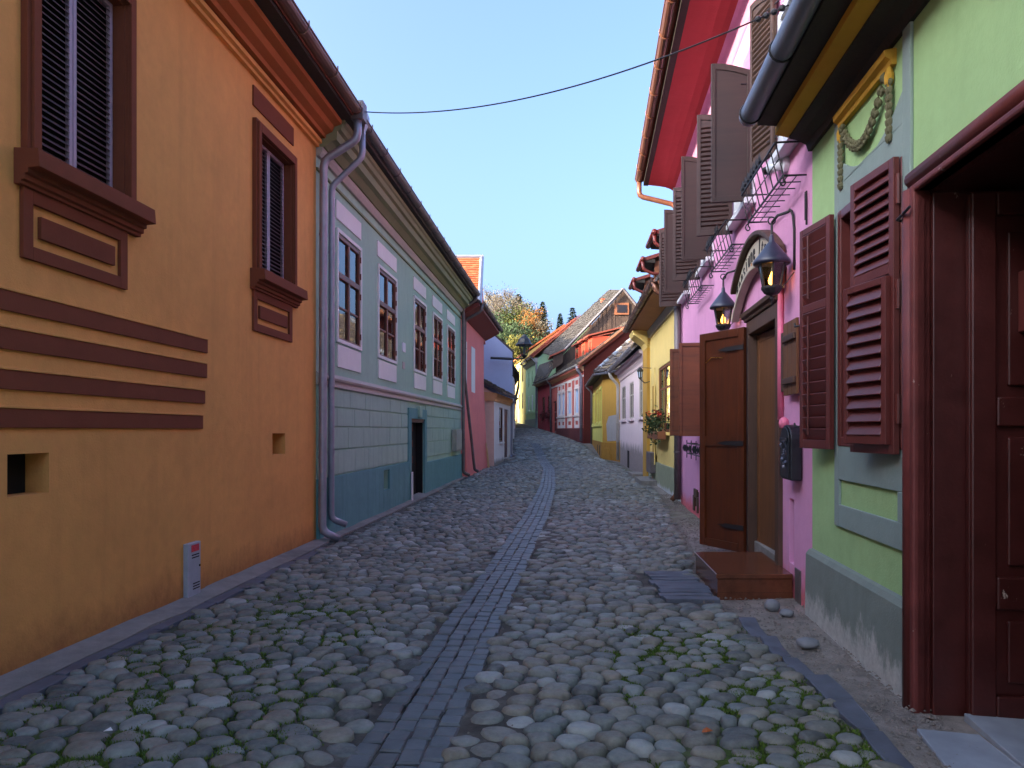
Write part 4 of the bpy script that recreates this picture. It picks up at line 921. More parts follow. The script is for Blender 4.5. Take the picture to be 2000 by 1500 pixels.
for i, (p, q) in enumerate(up):
    w = MB().ring(WR, p-.04, q+.04, UZ[0]-.02, UZ[1]+.06, .09, -.08, .03).build('window', M['white_paint'], PK, bev=.006); m = (p+q)/2
    MB().box(WR, m-.03, m+.03, -.08, .0, UZ[0]+.06, UZ[1]-.03).build('mullion', M['white_paint'], w)
    for (e_, h_) in ((p+.05, m-.03), (m+.03, q-.05)): MB().box(WR, e_, h_, -.055, -.05, UZ[0]+.07, UZ[1]-.03).build('pane', M['glass'], w)
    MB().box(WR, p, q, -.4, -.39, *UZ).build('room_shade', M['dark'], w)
    MB().box(WR, p-.1, q+.1, .0, .13, UZ[0]-.09, UZ[0]-.02).build('sill', M['white_paint'], w, bev=.006)
    if i: arch_leaf(p-.02, .04, R(86), .46, 4.30, 5.95, M['sh_grey'], M['sh_grey'])
    else: arch_leaf(q+.03, .05, R(14), .5, 4.42, 6.2, M['frame_wood'], M['frame_wood'], slats=26)
    if i: arch_leaf(q+.03, .04, R(80), .46, 4.22, 5.86, M['sh_red'], M['sh_red'], slats=22)
# iron flower baskets under the upper windows
for i, (y0, y1) in enumerate(((6.40, 7.85), (8.78, 10.3), (11.3, 12.9))):
    p, q = rY(y0), rY(y1); zb, zt = 3.88, 4.18; dd_ = .24; b = MB()
    for z, dk in ((zt, dd_+.03), (zb, dd_-.04)): b.tube([B(p, .0, z), B(p, dk, z), B(q, dk, z), B(q, 0, z)], .008, 5)
    b.tube([B(p, dd_, 4.03), B(q, dd_, 4.03)], .006, 5)
    for k in range(9): s = lerp(p, q, k/8); b.tube([B(s, dd_+.03, zt), B(s, dd_-.04, zb), B(s, 0, zb)], .006, 5)
    for k in range(2): b.tube([B(p, .08+.08*k, zb), B(q, .08+.08*k, zb)], .005, 5)
    for s in (p, q):       # curled feet
        b.tube([B(s, dd_-.04+.035*math.sin(t)*(1-t/9), zb-.06+.045*math.cos(t)*(1-t/9)-.0) for t in [j*.7 for j in range(9)]], .007, 5); b.tube([B(s, dd_-.04, zb), B(s, dd_-.04, zb-.05)], .007, 5)
    for k in range(7):     # leafy scrollwork on the front
        s0_ = lerp(p, q, .42+.09*k); 
        for sg in (-1, 1): b.tube([B(s0_+sg*.05*math.sin(t)*(1-t/8), dd_+.035, zt+.03+.06*(t/6)+.02*math.cos(t)) for t in [j*.8 for j in range(8)]], [.009-.0008*j for j in range(8)], 5)
        b.add([B(s0_, dd_+.03, zt-.02), B(s0_+.045, dd_+.05, zt+.05), B(s0_+.01, dd_+.03, zt+.15), B(s0_-.045, dd_+.02, zt+.05)], [(0, 1, 2, 3)])
    b.build('flower_basket', M['iron'], PK)
b = MB(); p, q = rY(10.1), rY(13.0)   # lower rail with scrolls
for z in (1.36, 1.18): b.tube([B(p, 0, z), B(p, .2, z), B(q, .2, z), B(q, 0, z)], .008, 5)
for k in range(6):
    s = lerp(p, q, k/5); b.tube([B(s, .2, 1.10), B(s, .2, 1.42)], .008, 5)
    for t0 in (0, 3.14): b.tube([B(s+.2+.09*math.cos(t+t0)*(1-t/8), .2, 1.27+.075*math.sin(t+t0)*(1-t/8)) for t in [j*.7 for j in range(9)]], .007, 5)
    for j in range(5):
        s_ = s+rnd.uniform(0, .45); b.add([B(s_, .2, 1.2), B(s_+.04, .22, 1.27), B(s_+.01, .2, 1.34), B(s_-.03, .19, 1.26)], [(0, 1, 2, 3)])
b.build('flower_rail', M['iron'], PK)
# ground floor window with leaves standing straight out
w = MB().ring(WR, *gw, .07, -.1, .02).build('window', M['white_paint'], PK); MB().box(WR, gw[0], gw[1], -.14, -.13, *gw[2:]).build('pane', M['glass'], w)
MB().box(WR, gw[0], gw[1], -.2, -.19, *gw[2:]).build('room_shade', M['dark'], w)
def panel_leaf(s, d, ang, width, z0, z1, matf, matp, name='shutter', parent=PK, e=.055, th=.035, W0=None):
    W_ = leafwall(s, d, ang, width, W0); W_ = Wall(W_.p0[:2], W_.p1[:2], flip=(W_.n.y > 0))
    o = MB().box(W_, .01, width-.01, .0, th*.5, z0+.01, z1-.01).build(name, matp, parent, bev=.003)
    MB().ring(W_, 0, width, z0, z1, e, -.005, th).build('leaf_frame', matf, o, bev=.006)
    return o, W_
panel_leaf(gw[0]-.02, .04, R(86), .46, 1.50, 3.02, M['sh_wood'], M['sh_wood'])
panel_leaf(gw[1]+.02, .04, R(84), .50, 1.50, 3.04, M['sh_wood'], M['sh_wood'])
for z in (1.68, 2.86): MB().tube([B(gw[0]-.12, .0, z), B(gw[0]-.1, .05, z), B(gw[0]-.02, .07, z)], .012, 6).build('shutter_hook', M['iron'], PK)
# entrance
fr = MB(); fr.box(WR, pd[0]-.10, pd[0]+.02, -.1, .05, .14, 2.9); fr.box(WR, pd[1]-.02, pd[1]+.1, -.1, .05, .14, 2.9); fr.box(WR, pd[0]-.02, pd[1]+.02, -.1, .05, 2.74, 2.9)
fr.sweep(WR, pd[0]-.14, pd[1]+.14, [(0, 2.90), (.07, 2.90), (.08, 2.93), (.11, 2.95), (.12, 3.0), (0, 3.01)])
dfm = fr.build('door_frame', M['frame_wood'], PK, bev=.008)
lf, Wd = panel_leaf(pd[1]+.04, .06, R(33), .78, .12, 2.84, M['door_wood'], M['door_wood'], 'door_leaf', e=.1, th=.045)
MB().box(Wd, .1, .68, .03, .04, 1.40, 1.52).build('middle_rail', M['door_wood'], lf)
for z in (2.6, 1.44, .42): MB().plate(Wd, [(0, z-.03), (.3, z-.025), (.45, z), (.3, z+.025), (0, z+.03)], .045, .055).build('strap_hinge', M['iron'], lf)
MB().tube([Wd.loc(.35, .05, 2.5), Wd.loc(.55, .05, 2.52), Wd.loc(.65, .05, 2.46)], .006, 5).build('pull_wire', M['brass'], lf)
lf2, Wd2 = panel_leaf(pd[1]-.04, -.05, R(-177), .80, .16, 2.72, M['door_in'], M['door_in'], 'inner_door', e=.09, th=.04)
MB().box(Wd2, .68, .73, .04, .05, 1.02, 1.36).build('handle_plate', M['brass'], lf2, bev=.004)
MB().tube([Wd2.loc(.705, .05, 1.22), Wd2.loc(.705, .10, 1.22), Wd2.loc(.60, .105, 1.22)], .012, 8).build('door_handle', M['brass'], lf2)
MB().lathe(Wd2.loc(.705, .09, 1.06), [(.01, -.03), (.03, -.015), (.03, .015), (.01, .03)], 10).build('door_knob', M['brass'], lf2)
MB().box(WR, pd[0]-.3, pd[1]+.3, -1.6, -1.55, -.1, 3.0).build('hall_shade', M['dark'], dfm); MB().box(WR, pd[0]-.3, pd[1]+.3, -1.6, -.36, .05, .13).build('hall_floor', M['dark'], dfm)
MB().box(WR, pd[0], pd[1], -.35, -.02, .0, .28).build('threshold', M['concrete'], dfm, bev=.01)
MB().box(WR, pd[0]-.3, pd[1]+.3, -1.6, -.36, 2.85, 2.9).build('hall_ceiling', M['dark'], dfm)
# hatch with plank shutter
h_ = MB().ring(WR, sm[0], sm[1], sm[2], sm[3], .06, 0, .04).build('hatch', M['frame_wood'], PK, bev=.005)
k0 = sm[0]-.03; nw = (sm[1]-sm[0])*.72/3
for k in range(3): MB().box(WR, k0+k*nw, k0+(k+1)*nw-.006, .045, .07, sm[2]-.05, sm[3]+.06).build('plank', M['door_in'], h_, bev=.004)
for z in (sm[2]+.08, sm[3]-.1): MB().box(WR, k0-.0, k0+2.8*nw, .072, .10, z-.03, z+.03).build('batten', M['frame_wood'], h_, bev=.008)
MB().box(WR, sm[0], sm[1], 0, .004, sm[2], sm[3]).build('hatch_shade', M['dark'], h_)
pipe(PK, [B(rY(7.17), .03, 3.2), B(rY(7.17), .03, 1.7)], .03, M['pink_pipe'], 'cable_conduit', joints=False)
MB().lathe(B(rY(6.85), .08, 1.66), [(.04, -.04), (.048, 0), (.042, .04), (.02, .06), (.004, .065)], 12).build('lamp_cover', M['pink_pipe'], PK, smooth=True)
for k in range(2): MB().tube([B(rY(6.35)+.03*k, .015, 3.42+.05*k), B(rY(6.35)+.03*k, .015, 3.72)], .009, 5).build('wall_hook', M['iron'], PK)

# ------------------------------------------------------------------ things on and before the pink guesthouse
flame_m, nt_, bs_, _ = new_mat('lamp_flame'); bs_.inputs['Emission Color'].default_value = (1, .36, .05, 1); bs_.inputs['Emission Strength'].default_value = 3.0; bs_.inputs['Base Color'].default_value = (.9, .4, .1, 1)
lamp_glass = glass_mat('lamp_glass')
def lantern(label, c, wall_pt, scale=1.0):
    c = Vector(c); k = scale
    t = thing('wall_lantern', label, 'lantern', wall_pt, 'hanging lanterns by the pink entrance')
    MB().lathe(c, [(.17*k, .20*k), (.175*k, .215*k), (.17*k, .235*k), (.12*k, .30*k), (.06*k, .38*k), (.025*k, .42*k), (.02*k, .47*k), (.008*k, .49*k)], 20).build('cap', M['lamp_blue'], t, smooth=True)
    for j in range(6):
        a = j*math.pi/3+.3; b = a+math.pi/3; r0, r1 = .085*k, .125*k
        q = [c+Vector((math.cos(a)*r0, math.sin(a)*r0, -.02*k)), c+Vector((math.cos(b)*r0, math.sin(b)*r0, -.02*k)), c+Vector((math.cos(b)*r1, math.sin(b)*r1, .20*k)), c+Vector((math.cos(a)*r1, math.sin(a)*r1, .20*k))]
        MB().tube([q[0], q[3]], .010*k, 6).build('corner_bar', M['iron'], t)
        MB().prism(q, (q[1]-q[0]).cross(q[3]-q[0]).normalized()*.003).build('pane', lamp_glass, t)
    MB().lathe(c, [(.02*k, -.10*k), (.07*k, -.08*k), (.09*k, -.05*k), (.1*k, -.035*k), (.1*k, -.015*k), (.08*k, -.01*k)], 12).build('base', M['iron'], t)
    MB().lathe(c, [(.003*k, -.2*k), (.012*k, -.15*k), (.022*k, -.13*k), (.012*k, -.11*k), (.02*k, -.09*k)], 8).build('finial', M['iron'], t)
    MB().lathe(c, [(.005*k, .0), (.03*k, .02*k), (.034*k, .05*k), (.02*k, .09*k), (.003*k, .13*k)], 10).build('flame', flame_m, t, smooth=True)
    w = Vector(wall_pt); dirv = (c-w); dirv.z = 0; top = c+Vector((0, 0, .60*k)); back = w+Vector((0, 0, 0))
    arm = [Vector((w.x, w.y, c.z+.12*k))+dirv*.06, Vector((w.x, w.y, c.z+.5*k))+dirv*.06]
    for i in range(9):
        th = math.pi*i/8; arm.append(Vector((w.x, w.y, 0))+dirv*(.06+.36*(1-math.cos(th))/2)+Vector((0, 0, c.z+.5*k+.19*k*math.sin(th))))
    arm = arm[:2]+arm[4:8]+[top+Vector((0, 0, .06*k))-dirv*.25, top+Vector((0, 0, .0))]
    MB().tube(arm, .013*k, 8).build('bracket', M['iron'], t, smooth=True)
    MB().tube([top+Vector((.035*k*math.cos(x), 0, .02*k+.035*k*math.sin(x))) for x in [i*.524 for i in range(13)]], .007*k, 6).build('hanging_ring', M['iron'], t)
    MB().tube([top, c+Vector((0, 0, .48*k))], .011*k, 6).build('hanger', M['iron'], t)
    MB().tube([Vector((w.x, w.y, c.z+.1*k))+dirv*.06, Vector((w.x, w.y, c.z+.02*k))+dirv*.35, c+Vector((0, 0, -.08*k))-dirv*.2], .005*k, 5).build('cable', M['iron'], t)
    return t
def RP(px, py, d, y): return B(rY(y), d, EYE+(HY-py)*y/FOC)
lantern('larger black hanging lantern with lit orange bulb, nearest the green house', B(rY(6.86), .19, 2.99), B(rY(6.74), 0, 3.0))
lantern('farther black hanging lantern with lit bulb above the open door leaf', B(rY(9.42), .19, 3.0), B(rY(9.28), 0, 3.0))
# arched signboard
SG = thing('sign_board', 'arched wooden guesthouse sign with cream panel and dark lettering above the entrance', 'sign', B(rY(8.15), .05, 3.1))
cs = rY(8.15); half = 1.12
def arcz(t, z0, rise): return z0+rise*(1-t*t)
def arc_plate(h0, h1, f, d0, d1, r0=.42, r1=.40):
    T = [-f+2*f*i/16 for i in range(17)]
    return MB().plate(WR, [(cs+t*half, arcz(t, 3.02+h0, r0)) for t in T]+[(cs+t*half, arcz(t, 3.02+h1, r1)) for t in reversed(T)], d0, d1)
arc_plate(0, .36, 1, .02, .06).build('board', M['sh_wood'], SG, bev=.006)
arc_plate(.04, .31, .96, .06, .066).build('panel', M['sign_cream'], SG)
arc_plate(.33, .40, 1, .02, .13).build('moulding', M['frame_wood'], SG, bev=.01); arc_plate(-.03, .035, 1, .02, .12).build('moulding', M['sign_cream'], SG, bev=.01)
txt = 'Pensiune Italia'; dark_ink = paint('sign_ink', lin(40, 34, 30), .6)
for i, ch in enumerate(txt):
    if ch == ' ': continue
    t = .88-1.72*i/(len(txt)-1); cu = bpy.data.curves.new('letter', 'FONT'); cu.body = ch; cu.size = .27; cu.extrude = .004; cu.align_x = 'CENTER'
    tmp = bpy.data.objects.new('letter', cu); COL.objects.link(tmp); me = bpy.data.meshes.new_from_object(tmp.evaluated_get(bpy.context.evaluated_depsgraph_get())); bpy.data.objects.remove(tmp)
    me.materials.clear(); me.materials.append(dark_ink); s = cs+t*half*.92
    X = -WR.u; slope = math.atan(-2*t*.41/half)*-1; X2 = X*math.cos(slope)+Vector((0, 0, 1))*math.sin(slope); Y2 = WR.n.cross(X2); 
    Mx = Matrix((X2*.8, Y2*(1 if Y2.z > 0 else -1), WR.n)).transposed().to_4x4(); Mx.translation = B(s, .07, arcz(t*.92, 3.02+.115, .41))
    inst('letter', me, SG, Mx)
dots = MB(); orange_d = paint('sign_orange', lin(196, 130, 70), .6)
for i in range(22):
    t = .9-1.8*i/21; p = B(cs+t*half, .068, arcz(t, 3.02+.075+.015*(i % 2), .41)); dots.tube([p, p+WR.n*.006], .017, 7)
dots.build('painted_flowers', orange_d, SG)
# letter box
LB_ = thing('mailbox', 'black cast letter box with rounded top on the pink wall beside the door', 'mailbox', B(rY(6.65), 0, 1.15))
WM = Wall(B(rY(6.50), .11, 0)[:2], B(rY(6.84), .11, 0)[:2], flip=True); mw = WM.L
pr = [(0, 1.14), (mw, 1.14), (mw, 1.52)]+[(mw/2+mw/2*math.cos(a), 1.52+.13*math.sin(a)) for a in [i*math.pi/10 for i in range(1, 10)]]+[(0, 1.52)]
bmat = paint('mailbox_black', lin(26, 27, 34), .42, .15, 14, .2, spec=.5)
MB().plate(WM, pr, -.10, .0).build('body', bmat, LB_, bev=.01); MB().plate(WM, [(p*.86+mw*.07, 1.16+(q-1.14)*.92) for p, q in pr], .0, .014).build('front', bmat, LB_, bev=.006)
MB().box(WM, .06, mw-.06, .014, .03, 1.49, 1.53).build('letter_flap', bmat, LB_, bev=.006)
b = MB()
for k in range(14): p = WM.loc(rnd.uniform(.07, mw-.07), .016, rnd.uniform(1.2, 1.45)); b.tube([p, p+Vector((rnd.uniform(-.02, .02), rnd.uniform(-.03, .03), rnd.uniform(.02, .05))), p+Vector((0, rnd.uniform(-.05, .05), .05))], .008, 5)
b.build('relief', paint('relief_grey', lin(90, 92, 104), .4, .2, metal=.5), LB_)
MB().lathe(WM.loc(mw/2, .02, 1.26), [(.012, -.012), (.016, 0), (.012, .012)], 8).build('lock', M['zinc'], LB_)
# wooden step
b = MB(); sx0, sx1, sy0, sy1 = 1.93, 2.62, 6.80, 8.02
ST = thing('wooden_step', 'varnished red-brown wooden step box in front of the open door', 'step', (2.3, 7.4, .02))
def stepbox(k0, z0, z1): return MB().hexa([(1.95-k0, 6.80-k0, z0), (2.66, 6.80-k0, z0), (2.80, 8.04, z0), (2.06-k0, 8.04, z0), (1.95-k0, 6.80-k0, z1), (2.66, 6.80-k0, z1), (2.80, 8.04, z1), (2.06-k0, 8.04, z1)])
stepbox(0, -.02, .19).build('box', M['step_wood'], ST, bev=.006); stepbox(.015, .192, .235).build('tread', M['step_wood'], ST, bev=.006)
MB().tube([(1.937, 6.80, .236), (2.045, 8.03, .236)], .006, 6).build('metal_edge', M['zinc'], ST); MB().hexa([(1.944, 6.794, -.02), (2.66, 6.794, -.02), (2.66, 6.80, -.02), (1.944, 6.80, -.02), (1.944, 6.790, .06), (2.66, 6.79, .06), (2.66, 6.80, .06), (1.944, 6.80, .06)]).build('base_board', M['step_wood'], ST)
# loose river stones by the wall
def rock(px, py, rx, ry, rz, label, seed):
    y = EYE*FOC/(py-HY); x = (px-1000)/FOC*y; mb = MB(); n_, m_ = 14, 8; z0 = g(x, y); vs_ = []
    for j in range(m_+1):
        ph = math.pi*j/m_-math.pi/2
        for i in range(n_):
            th = 2*math.pi*i/n_; dv = Vector((math.cos(th)*math.cos(ph), math.sin(th)*math.cos(ph), math.sin(ph))); k = 1+.16*mnoise.noise(dv*1.3+Vector((seed, 0, 0)))
            vs_.append(Vector((x+dv.x*rx*k, y+dv.y*ry*k, z0+rz*.75+dv.z*rz*k)))
    mb.add(vs_, [(j*n_+i, j*n_+(i+1) % n_, (j+1)*n_+(i+1) % n_, (j+1)*n_+i) for j in range(m_) for i in range(n_)])
    o = mb.build('loose_stone', M['river'], None, smooth=True, origin=(x, y, z0)); tag(o, label, 'stone', 'loose stones by the right wall'); return o
rock(1577, 1262, .085, .07, .04, 'smooth oval loose stone lying alone by the green house corner', 1)
rock(1536, 1203, .06, .05, .035, 'small rounded loose stone beside the end of the wooden step', 2)
rock(1508, 1192, .07, .06, .055, 'angular pale loose stone touching the wooden step', 4)
# camera and insulator on the upper wall
SCm = thing('security_camera', 'white round security camera fixed high on the pink wall', 'camera', B(rY(7.05), 0, 4.2))
wc = B(rY(7.02), .05, 4.2)
MB().tube([B(rY(7.02), 0, 4.2), B(rY(7.02), .05, 4.2)], .075, 16).build('mount', M['white_paint'], SCm); MB().tube([wc, wc+WR.n*.10+WR.u*.12], .045, 12).build('body', M['white_paint'], SCm, smooth=True); MB().tube([wc+WR.n*.10+WR.u*.12, wc+WR.n*.13+WR.u*.16], .04, 12).build('lens_hood', M['iron'], SCm)
# overhead cable with insulators
p0 = WL.loc(sC+.1, .7, 6.14); p1 = B(rY(6.6), .1, 5.52); pts = []
for i in range(41):
    t = i/40; q = p0.lerp(p1, t); pts.append(q-Z*(.75*4*t*(1-t)*.42))
cb = MB().tube(pts, .008, 6).build('overhead_cable', M['iron'], None, origin=p0); tag(cb, 'thin black overhead cable sagging across the street between the gutters', 'cable')
b = MB(); dq = (p1-pts[-3]).normalized()
for k in range(4): q = p1-dq*(.06+.075*k); b.tube([q-dq*.03, q-dq*.01, q+dq*.012, q+dq*.03], [.012, .03, .03, .012], 10)
b.build('insulator', M['iron'], cb)

# ------------------------------------------------------------------ generic house for the farther row
def win_simple(parent, W, a, b_, z0, z1, frame_m, d=0, shade=None, sill=None, bars=True, recess=.1):
    w = MB().ring(W, a, b_, z0, z1, .07, d-recess*.8, d-.02).build('window', frame_m, parent)
    MB().box(W, a+.05, b_-.05, d-recess*.5-.006, d-recess*.5, z0+.05, z1-.05).build('pane', M['glass'] if shade is None else shade, w)
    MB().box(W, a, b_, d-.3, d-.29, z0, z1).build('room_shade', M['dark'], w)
    if bars:
        m = (a+b_)/2; b = MB(); b.box(W, m-.03, m+.03, d-recess*.75, d-.03, z0+.07, z1-.07); b.box(W, a+.07, b_-.07, d-recess*.7, d-.035, z0+(z1-z0)*.66-.025, z0+(z1-z0)*.66+.025); b.build('glazing_bar', frame_m, w)
    if sill: MB().box(W, a-.08, b_+.08, d, d+.09, z0-.08, z0-.003).build('sill', sill, w)
    return w
# ---- yellow house
WY = Wall((2.54+.08*15.62, 15.62), (2.54+.08*23.75, 23.75), flip=True); Yl = WY.loc
YH = thing('yellow_house', 'pale yellow house with brown eave and small roof dormers after the pink guesthouse', 'house', Yl(4, 0, 0))
yw = (WY.s(1308), WY.s(1286), 1.55, 3.35); ydr = (WY.s(1283), WY.s(1277), .2, 2.7)
MB().shell(WY, 0, WY.L, -.3, 4.76, 8.6, 9, [(*yw, .16)]).build('wall', M['yellow'], YH)
MB().box(WY, 0, WY.L-.7, 0, .05, -.3, .68).build('plinth', stucco('sage_plinth', lin(150, 156, 130), .15, .5, peel=(lin(196, 198, 200), .1, .16, .04)), YH, bev=.01)
MB().box(WY, WY.L-1.2, WY.L+.04, 0, .10, -.3, 4.5).build('pilaster', M['ochre'], YH, bev=.01)
MB().sweep(WY, WY.L-1.2, WY.L+.04, [(0, 4.2), (.1, 4.2), (.16, 4.35), (.34, 4.5), (.5, 4.6), (.55, 4.74), (0, 4.74)]).build('eave_bracket', M['yellow'], YH)
MB().sweep(WY, -.02, WY.L-.2, [(0, 4.72), (.03, 4.70), (.60, 4.80), (.60, 4.88), (0, 4.88)]).build('eave_soffit', M['soffit_brown'], YH)
MB().sweep(WY, 0, WY.L-1.2, [(0, 4.5), (.05, 4.5), (.08, 4.62), (.1, 4.70), (0, 4.72)]).build('cornice', M['gl_rose'], YH)
MB().roof(WY, -.02, WY.L+.1, .62, 4.98, 9, 9.6, .1).build('roof', M['tile_dark'], YH)
gutter(WY, 0, WY.L+.15, .67, 4.92, .085, M['gutter_brown'], YH)
pipe(YH, [Yl(.12, .67, 4.86), Yl(.1, .62, 4.62), Yl(.05, .16, 4.5), Yl(.05, .10, .2)], .06, M['copper_brown'])
win_simple(YH, WY, *yw, M['soffit_brown'], sill=M['yellow'])
MB().box(WY, WY.s(1281.5), WY.s(1278.5), .02, .07, .9, 2.9).build('cable_cover', M['ochre'], YH); 
for px in (1276, 1284): MB().tube([Yl(WY.s(px), .08, .6), Yl(WY.s(px), .08, 3.4)], .02, 6).build('cable_conduit', M['yellow'], YH)
MB().box(WY, WY.s(1284), WY.s(1275), .05, .2, .35, .95).build('meter_box', M['zinc_dark'], YH, bev=.01)
MB().box(WY, WY.s(1287), WY.s(1271), .0, .5, -.1, .16).build('doorstep', M['concrete'], YH, bev=.01)
for k, yy in enumerate((15.9, 18.4, 20.9)):
    s = WY.Y(yy); dm = MB().hexa([Yl(s, .34, 5.45), Yl(s+1.0, .34, 5.45), Yl(s+1.0, -1.2, 5.45), Yl(s, -1.2, 5.45), Yl(s, .34, 5.95), Yl(s+1.0, .34, 5.95), Yl(s+1.0, -1.2, 6.1), Yl(s, -1.2, 6.1)]).build('dormer', M['soffit_brown'], YH)
    MB().sweep(WY, s-.12, s+1.12, [(.62, 5.93), (-1.3, 6.5), (-1.3, 6.58), (.62, 6.02)]).build('dormer_roof', M['maroon_paint'], dm)
    MB().sweep(WY, s-.1, s+1.1, [(.34, 5.88), (.60, 5.90), (.60, 5.96), (.34, 5.98)]).build('dormer_soffit', M['soffit_dark'], dm)
    MB().tube([Yl(s-.14, .66, 5.98), Yl(s+1.14, .66, 5.98)], .065, 10).build('dormer_gutter', M['copper_red'], dm, smooth=True)
    pipe(dm, [Yl(s-.08, .66, 5.95), Yl(s-.08, .64, 5.72), Yl(s-.08, .40, 5.60), Yl(s-.08, .1, 5.58)], .04, M['copper_red'], 'dormer_pipe', joints=False)
    MB().box(WY, s+.15, s+.85, .34, .36, 5.52, 5.84).build('dormer_pane', M['glass'], dm)
# flower box with red geraniums
FB = thing('flower_box', 'window box with trailing plant and red geraniums on the yellow house', 'flower box', Yl((yw[0]+yw[1])/2, .2, 1.4))
MB().box(WY, yw[0]+.1, yw[1]+.15, .08, .30, 1.36, 1.56).build('box', M['soffit_brown'], FB, bev=.01)
lv = MB(); fl = MB(); rg2 = random.Random(5)
for i in range(420):
    p = Yl(rg2.uniform(yw[0]+.1, yw[1]+.2), .2+rg2.gauss(.04, .09), 1.62+rg2.gauss(.12, .18)); a = Vector((rg2.gauss(0, 1), rg2.gauss(0, 1), rg2.gauss(0, 1))).normalized()*.045; c_ = a.cross(Vector((rg2.random(), rg2.random(), 1))).normalized()*.035
    lv.add([p-a, p+c_, p+a, p-c_], [(0, 1, 2, 3)])
for i in range(70):
    p = Yl(yw[0]+.3 if i % 2 else yw[1]+.12, .26, 2.02)+Vector((rg2.gauss(0, .05), rg2.gauss(0, .09), rg2.gauss(0, .05))); a = Vector((rg2.gauss(0, 1), rg2.gauss(0, 1), rg2.gauss(0, 1))).normalized()*.03; c_ = a.cross(Vector((0, 0, 1))).normalized()*.03
    fl.add([p-a, p+c_, p+a, p-c_], [(0, 1, 2, 3)])
lv.build('leaves', paint('plant_leaf', lin(66, 84, 52), .6, .3, 8), FB); fl.build('flowers', paint('geranium_red', lin(196, 40, 34), .6, .2, 8), FB)
def small_lamp(W, s, z, label):
    t = thing('wall_lamp', label, 'lamp', W.loc(s, 0, z)); c = W.loc(s, .34, z-.1)
    MB().tube([W.loc(s, .0, z-.3), W.loc(s, .2, z-.36), W.loc(s, .36, z-.22), c-Z*.1], .014, 6).build('arm', M['iron'], t); MB().tube([W.loc(s, .0, z+.1), W.loc(s, .3, z+.12)], .012, 6).build('arm', M['iron'], t)
    MB().lathe(c, [(.03, -.14), (.06, -.1), (.09, .1), (.11, .12), (.05, .2), (.01, .24)], 8).build('lantern_head', M['iron'], t)
    MB().lathe(c, [(.064, -.085), (.092, .085)], 6).build('pane', M['blue_blind'], t); return t
small_lamp(WY, WY.s(1272), 3.42, 'small black wall lamp on the yellow house pilaster')

# ---- peeling lilac-white house
WW = Wall((4.50, 23.95), (5.02, 33.3), flip=True)
WH = thing('white_house', 'lilac-white house with peeling plaster, three windows and dark tiled roof', 'house', WW.loc(5, 0, 0))
ww = [(WW.s(1257), WW.s(1248)), (WW.s(1237.5), WW.s(1229)), (WW.s(1222), WW.s(1214))]
MB().shell(WW, 0, WW.L, -.3, 4.2, 7.2, 8, [(a, b_, 2.05, 3.5, .12) for a, b_ in ww]).build('wall', M['lilac'], WH)
for a, b_ in ww: win_simple(WH, WW, a, b_, 2.05, 3.5, M['gl_rose'], sill=M['lilac'])
MB().sweep(WW, 0, WW.L+.05, [(0, 3.85), (.04, 3.85), (.05, 3.95), (.12, 4.05), (.14, 4.15), (.26, 4.2), (.27, 4.3), (0, 4.3)]).build('cornice', M['lilac'], WH)
e0, e1, r0, r1 = WW.loc(-.1, .42, 4.34), WW.loc(WW.L+.2, .42, 4.34), WW.loc(-.1, -4, 7.6), WW.loc(WW.L+.2, -4, 7.6)
rf = MB().roof(WW, -.1, WW.L+.2, .42, 4.4, 8, 7.65, .08).build('roof', M['tile_dark'], WH)
MB().tiles(e0+Z*.09, e1+Z*.09, r1+Z*.09, r0+Z*.09, 40, 22, .045, .6).build('roof_tiles', M['tile_dark'], rf, kind='stuff')
gutter(WW, -.05, WW.L+.25, .48, 4.38, .09, M['zinc'], WH)
pipe(WH, [WW.loc(WW.L+.1, .48, 4.3), WW.loc(WW.L+.1, .44, 4.1), WW.loc(WW.L+.05, .1, 3.7), WW.loc(WW.L+.05, .1, .2)], .07, M['gl_rose'])
MB().box(WW, WW.s(1229), WW.s(1226), 0, .02, .05, .75).build('crack_vent', M['dark'], WH)
MB().box(WW, .1, 1.6, .0, .45, -.1, .12).build('doorstep', M['concrete'], WH, bev=.01)

# ---- ochre house standing forward
WO = Wall((4.55, 36), (5.1, 45.2), flip=True); WE = Wall((5.35, 33.7), (4.55, 36), flip=True)
OC = thing('ochre_house', 'ochre yellow house with grey plaster patch, lime yellow bays and dark roof', 'house', (5, 38, .1))
ow = [(WO.s(1175.5), WO.s(1171.5)), (WO.s(1168.5), WO.s(1165)), (WO.s(1162), WO.s(1159))]
b = MB().facade(WO, 0, WO.L, -.3, 4.5, [(a, b_, 2.0, 3.7, .12) for a, b_ in ow]); b.facade(WE, 0, WE.L, -.3, 4.5)
b.build('wall', M['ochre'], OC); MB().quad(WE.loc(0, 0, -.3), WO.loc(2, -6, -.3), WO.loc(2, -6, 4.5), WE.loc(0, 0, 4.5)).build('end_wall', M['ochre'], OC)
MB().box(WO, .05, WO.L, 0, .03, 1.0, 1.8).build('apron_band', M['limeyellow'], OC); MB().box(WO, .05, WO.L, 0, .1, 1.8, 1.92).build('string_course', M['limeyellow'], OC)
for a, b_ in ow:
    w = win_simple(OC, WO, a, b_, 2.0, 3.7, M['limeyellow'], sill=M['limeyellow']); MB().ring(WO, a-.14, b_+.14, 1.93, 3.85, .14, 0, .04).build('surround', M['limeyellow'], w)
MB().box(WO, 0, WO.L, 0, .06, -.3, .98).build('plinth', M['ochre_dark'], OC); MB().box(WE, 0, WE.L, 0, .05, -.3, .98).build('plinth', M['ochre_dark'], OC)
pts = [(.55, 1.1), (1.9, 1.05), (2.0, 1.9), (1.75, 2.28), (.9, 2.35), (.6, 2.1)]; MB().plate(WE, pts, 0, .012).build('plaster_patch', M['greyplaster'], OC)
